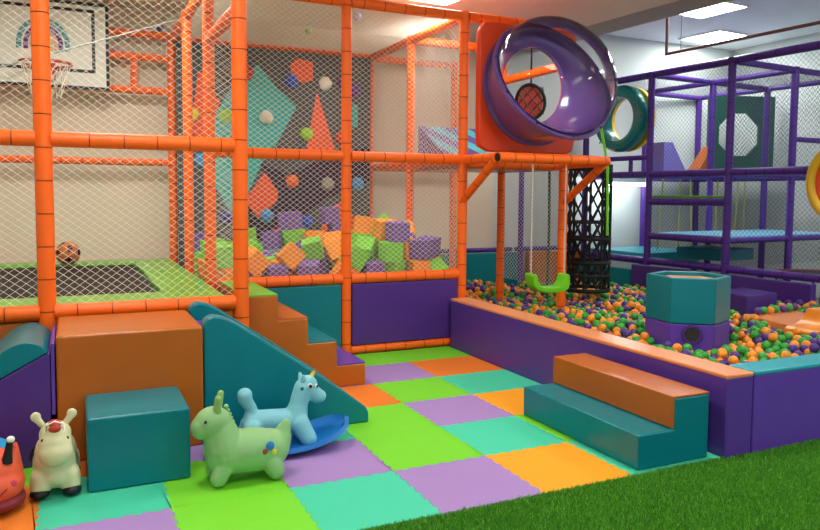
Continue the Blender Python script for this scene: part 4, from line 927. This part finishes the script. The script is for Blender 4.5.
# green dino-like hopper, facing left
Y0 = 3.90
DG = rubber('pale_green_rubber', (138, 184, 122))
t = thing('hopper_toy', 'pale green rubber hopper animal with two horns facing left', 'hopper toy', (0.84, Y0, 0.012))
sh = [('e', (.665, Y0, .345), (.100, .085, .088)), ('e', (.60, Y0, .325), (.052, .065, .062)), ('l', ((.70, Y0, .30), .085), ((.725, Y0, .20), .115)),
      ('l', ((.735, Y0, .168), .118), ((.962, Y0, .158), .114)), ('e', (.84, Y0, .175), (.22, .122, .115)),
      ('l', ((1.0, Y0, .17), .085), ((1.04, Y0, .215), .055)), ('l', ((1.04, Y0, .215), .05), ((1.065, Y0, .29), .026)), ('e', (1.04, Y0, .265), (.03, .022, .03))]
for y in (-.085, .085): sh += [('l', ((.70, Y0+y*.8, .10), .05), ((.680, Y0+y*.85, .062), .047)), ('l', ((.965, Y0+y*.9, .10), .055), ((.985, Y0+y*1.0, .062), .048))]
obj('body', blob(sh, .008, 6), DG, t)
for y in (-.04, .04): obj('horn', blob([('l', ((.69+y*.25, Y0+y, .41), .022), ((.70+y*.4, Y0+y*1.25, .485), .018))], .005, 3), rubber('green_horn', (140, 180, 105)), t)
bm = bmesh.new()
for k in range(7): ellipsoid(bm, (.735+.008*k, Y0, .425-.022*k), (.014, .012, .012), 10)
obj('crest', bm, DG, t)
for x, z, r, c in ((.947, .215, .024, (40, 120, 200)), (.918, .185, .016, (150, 60, 50)), (.968, .178, .015, (225, 210, 50))):
    obj('spot', dot((x, Y0-.112, z), r, (0.1, -1, .12), .3), mat('spot_%d' % c[0], c, .5), t)
for y in (-.075, .075): obj('eye', dot((.615, Y0+y*.93, .372), .010, (-.3, y, .1), .5), BLACK, t)
# unicorn on a blue rocker
Y1 = 4.27; U0 = -0.02
UB = rubber('pale_blue_plastic', (128, 196, 208))
t = thing('rocking_unicorn', 'pale blue plastic unicorn with yellow horn on a blue rocker', 'rocking toy', (1.2, Y1, 0.012))
bm = bmesh.new(); n, m = 25, 13; g0 = []
for i in range(n):
    s = -1 + 2*i/(n-1); x = 1.11 + 0.43*s; w = 0.185*math.sqrt(max(0.0, 1 - s**4))+.012; zz = .016 + .095*abs(s)**2.4
    g0.append([bm.verts.new((x, Y1 + w*q, zz + .035*abs(q)**3)) for q in [-1+2*j/(m-1) for j in range(m)]])
for i in range(n-1):
    for j in range(m-1): bm.faces.new((g0[i][j], g0[i+1][j], g0[i+1][j+1], g0[i][j+1]))
bmesh.ops.recalc_face_normals(bm, faces=bm.faces[:]); bmesh.ops.solidify(bm, geom=bm.faces[:], thickness=-0.028)
bmesh.ops.recalc_face_normals(bm, faces=bm.faces[:])
zmin = min(v.co.z for v in bm.verts); bmesh.ops.translate(bm, verts=bm.verts[:], vec=(0, 0, .013-zmin))
o = obj('rocker', bm, mat('blue_plastic', (20, 110, 190), .35), t); o['label'] = 'blue rocker base'
z_ = lambda v: v + .02
sh = [('l', ((.965, Y1, .205), .068), ((1.22, Y1, .185), .072)), ('l', ((.95, Y1, .20), .055), ((.955, Y1, .285), .034)), ('l', ((.955, Y1, .285), .034), ((.915, Y1, .345), .042)), ('e', (.915, Y1, .365), (.045, .045, .045)),
      ('l', ((1.225, Y1, .20), .075), ((1.25, Y1, .30), .052)), ('l', ((1.25, Y1, .30), .058), ((1.275, Y1, .375), .06)), ('e', (1.298, Y1, .388), (.066, .056, .062)), ('l', ((1.31, Y1, .365), .056), ((1.362, Y1, .318), .046)), ('e', (1.375, Y1, .310), (.046, .047, .042))]
for y in (-.075, .075): sh += [('l', ((.95, Y1+y*.6, .18), .055), ((.915, Y1+y, .085), .042)), ('l', ((1.24, Y1+y*.6, .17), .060), ((1.285, Y1+y, .08), .052))]
sh = [((s[0], (s[1][0], s[1][1], s[1][2]+.005), s[2]) if s[0] == 'e' else s) for s in sh]
obj('body', blob(sh, .0075, 6), UB, t)
for y in (-.03, .03): obj('ear', blob([('l', ((1.268, Y1+y, .43), .018), ((1.264, Y1+y*1.2, .458), .011))], .004, 3), UB, t)
bm = bmesh.new(); rings(bm, [((1.318, Y1, .430), .017), ((1.338, Y1, .462), .011), ((1.352, Y1, .492), .003)], 0, 12); o = obj('horn', bm, PL_YEL, t); o['label'] = 'yellow horn'
obj('eye', dot((1.300, Y1-.056, .400), .017, (.15, -1, .1), .4), WHITE, t); EY = [q for q in t.children if q.name.startswith('eye')][-1]; obj('pupil', dot((1.302, Y1-.062, .398), .0115, (.15, -1, .1), .4), BLACK, EY)
obj('eye', dot((1.345, Y1-.040, .392), .013, (.8, -1, .1), .4), WHITE, t); EY = [q for q in t.children if q.name.startswith('eye')][-1]; obj('pupil', dot((1.350, Y1-.046, .390), .009, (.8, -1, .1), .4), BLACK, EY)
bm = bmesh.new(); ellipsoid(bm, (1.253, Y1-.052, .385), (.012, .006, .012), 10); obj('stud', bm, PL_DGREEN, t)
# cream hopper facing the camera
CX, Y2 = -0.10, 4.17
CR = rubber('cream_rubber', (216, 212, 168))
t = thing('hopper_toy', 'cream rubber hopper animal with black hooves and red forelock facing the camera', 'hopper toy', (CX, Y2, 0.012))
sh = [('e', (CX, Y2+.06, .185), (.105, .19, .115)), ('e', (CX, Y2-.09, .185), (.10, .08, .10)), ('l', ((CX, Y2-.08, .22), .085), ((CX+.004, Y2-.13, .30), .075)), ('e', (CX+.004, Y2-.14, .345), (.076, .075, .07)),
      ('e', (CX+.006, Y2-.185, .262), (.083, .070, .068)), ('e', (CX+.004, Y2-.165, .30), (.080, .072, .077)), ('e', (CX, Y2-.085, .135), (.104, .09, .085)), ('e', (CX, Y2+.10, .135), (.108, .14, .085))]
for y in (-.11, .17):
    for x in (-.07, .07): sh += [('l', ((CX+x*.9, Y2+y, .12), .055), ((CX+x*1.0, Y2+y-.005, .070), .050))]
obj('body', blob(sh, .008, 6), CR, t)
for x in (-.075, .075):
    obj('ear', blob([('l', ((CX+x*.72, Y2-.13, .395), .016), ((CX+x*1.0, Y2-.13, .425), .018)), ('e', (CX+x*1.10, Y2-.13, .440), (.025, .016, .026))], .005, 3), CR, t)
    obj('eye', dot((CX+.004+x*.72, Y2-.198, .335), .010, (x*2.5, -1, .2), .5), BLACK, t)
for y in (-.125, .165):
    for x in (-.08, .08): o = obj('hoof', blob([('e', (CX+x*.92, Y2+y-.006, .045), (.047, .05, .030))], .006, 3), BLACK, t); o['label'] = 'black hoof'
o = obj('forelock', blob([('e', (CX+.004, Y2-.165, .408), (.032, .04, .018)), ('e', (CX+.004, Y2-.198, .388), (.030, .018, .020))], .005, 3), mat('red_rubber', (176, 54, 36), .45), t); o['label'] = 'red forelock'
bm = bmesh.new()
tube([(CX-.036, Y2-.19, .372), (CX-.034, Y2-.19, .408), (CX+.004, Y2-.19, .424), (CX+.042, Y2-.19, .408), (CX+.044, Y2-.19, .372)], .005, 6, bm); obj('bridle', bm, WHITE, t)
for k in range(3):
    obj('stripe', tube([(CX-.100+.002*k, Y2-.055+.05*k, .255-.012*k), (CX-.111, Y2-.060+.05*k, .225-.012*k), (CX-.113, Y2-.062+.05*k, .195-.012*k)], .006, 6), BLACK, t)
# red riding toy at the left edge
X3, Y3 = -.365, 4.00
t = thing('riding_toy', 'coral red smiling riding toy with black feelers, cut off by the left edge', 'riding toy', (X3, Y3, 0.012))
fx = blob([('e', (X3, Y3, .20), (.125, .13, .115)), ('e', (X3, Y3-.02, .15), (.135, .14, .10)), ('e', (X3-.02, Y3+.15, .16), (.12, .16, .09)), ('l', ((X3+.08, Y3-.02, .25), .04), ((X3+.095, Y3-.02, .335), .012))], .008, 6)
obj('body', fx, rubber('coral_plastic', (232, 92, 58)), t)
o = obj('base', blob([('e', (X3, Y3-.02, .07), (.138, .145, .055)), ('e', (X3-.02, Y3+.15, .07), (.125, .165, .055))], .008, 5), rubber('maroon_plastic', (130, 36, 46)), t); o['label'] = 'maroon base'
bm = bmesh.new(); rings(bm, [((X3+.060, Y3-.075, .265), .026), ((X3+.068, Y3-.08, .325), .018), ((X3+.074, Y3-.08, .365), .015)], 0, 10); fl = obj('feeler', bm, BLACK, t)
obj('feeler_tip', ellipsoid(bmesh.new(), (X3+.078, Y3-.08, .378), (.019,.019,.017), 14), WHITE, fl)
bm = bmesh.new(); rings(bm, [((X3-.075, Y3-.075, .265), .026), ((X3-.08, Y3-.08, .325), .018), ((X3-.084, Y3-.08, .365), .015)], 0, 10); fl = obj('feeler', bm, BLACK, t)
obj('feeler_tip', ellipsoid(bmesh.new(), (X3-.087, Y3-.08, .378), (.019,.019,.017), 14), WHITE, fl)
obj('saddle', blob([('e', (X3-.02, Y3+.13, .275), (.085, .11, .05))], .008, 3), mat('sky_plastic', (30, 150, 205), .4), t)
obj('cheek', dot((X3+.088, Y3-.118, .172), .017, (.6, -1, .15), .3), mat('pink_cheek', (205, 60, 90), .5), t)
obj('smile', tube([(X3-.05, Y3-.152, .150), (X3-.01, Y3-.164, .128), (X3+.035, Y3-.158, .135), (X3+.062, Y3-.142, .158)], .0035, 6), mat('dark_line', (110, 40, 30), .6), t)

# ------------------------------------------------------------------ light and camera
w = bpy.data.worlds.new('World'); bpy.context.scene.world = w; w.use_nodes = True
w.node_tree.nodes['Background'].inputs[0].default_value = (0.85, 0.92, 1.0, 1); w.node_tree.nodes['Background'].inputs[1].default_value = 0.8
cam = bpy.data.cameras.new('Camera'); co = bpy.data.objects.new('Camera', cam); C.objects.link(co); bpy.context.scene.camera = co
M = Matrix((rt, up, -d)).transposed().to_4x4(); M.translation = CAM; co.matrix_world = M
cam.sensor_fit = 'HORIZONTAL'; cam.sensor_width = 36; cam.lens = 36*FPX/820; cam.shift_y = -(265-242.563)/820; cam.clip_start = 0.05
sc = bpy.context.scene; vs = sc.view_settings
vs.view_transform = 'Standard'; vs.look = 'None'; vs.gamma = 1; vs.exposure = 0.0
sc.cycles.transparent_max_bounces = 24; sc.cycles.max_bounces = 8; sc.cycles.use_denoising = True
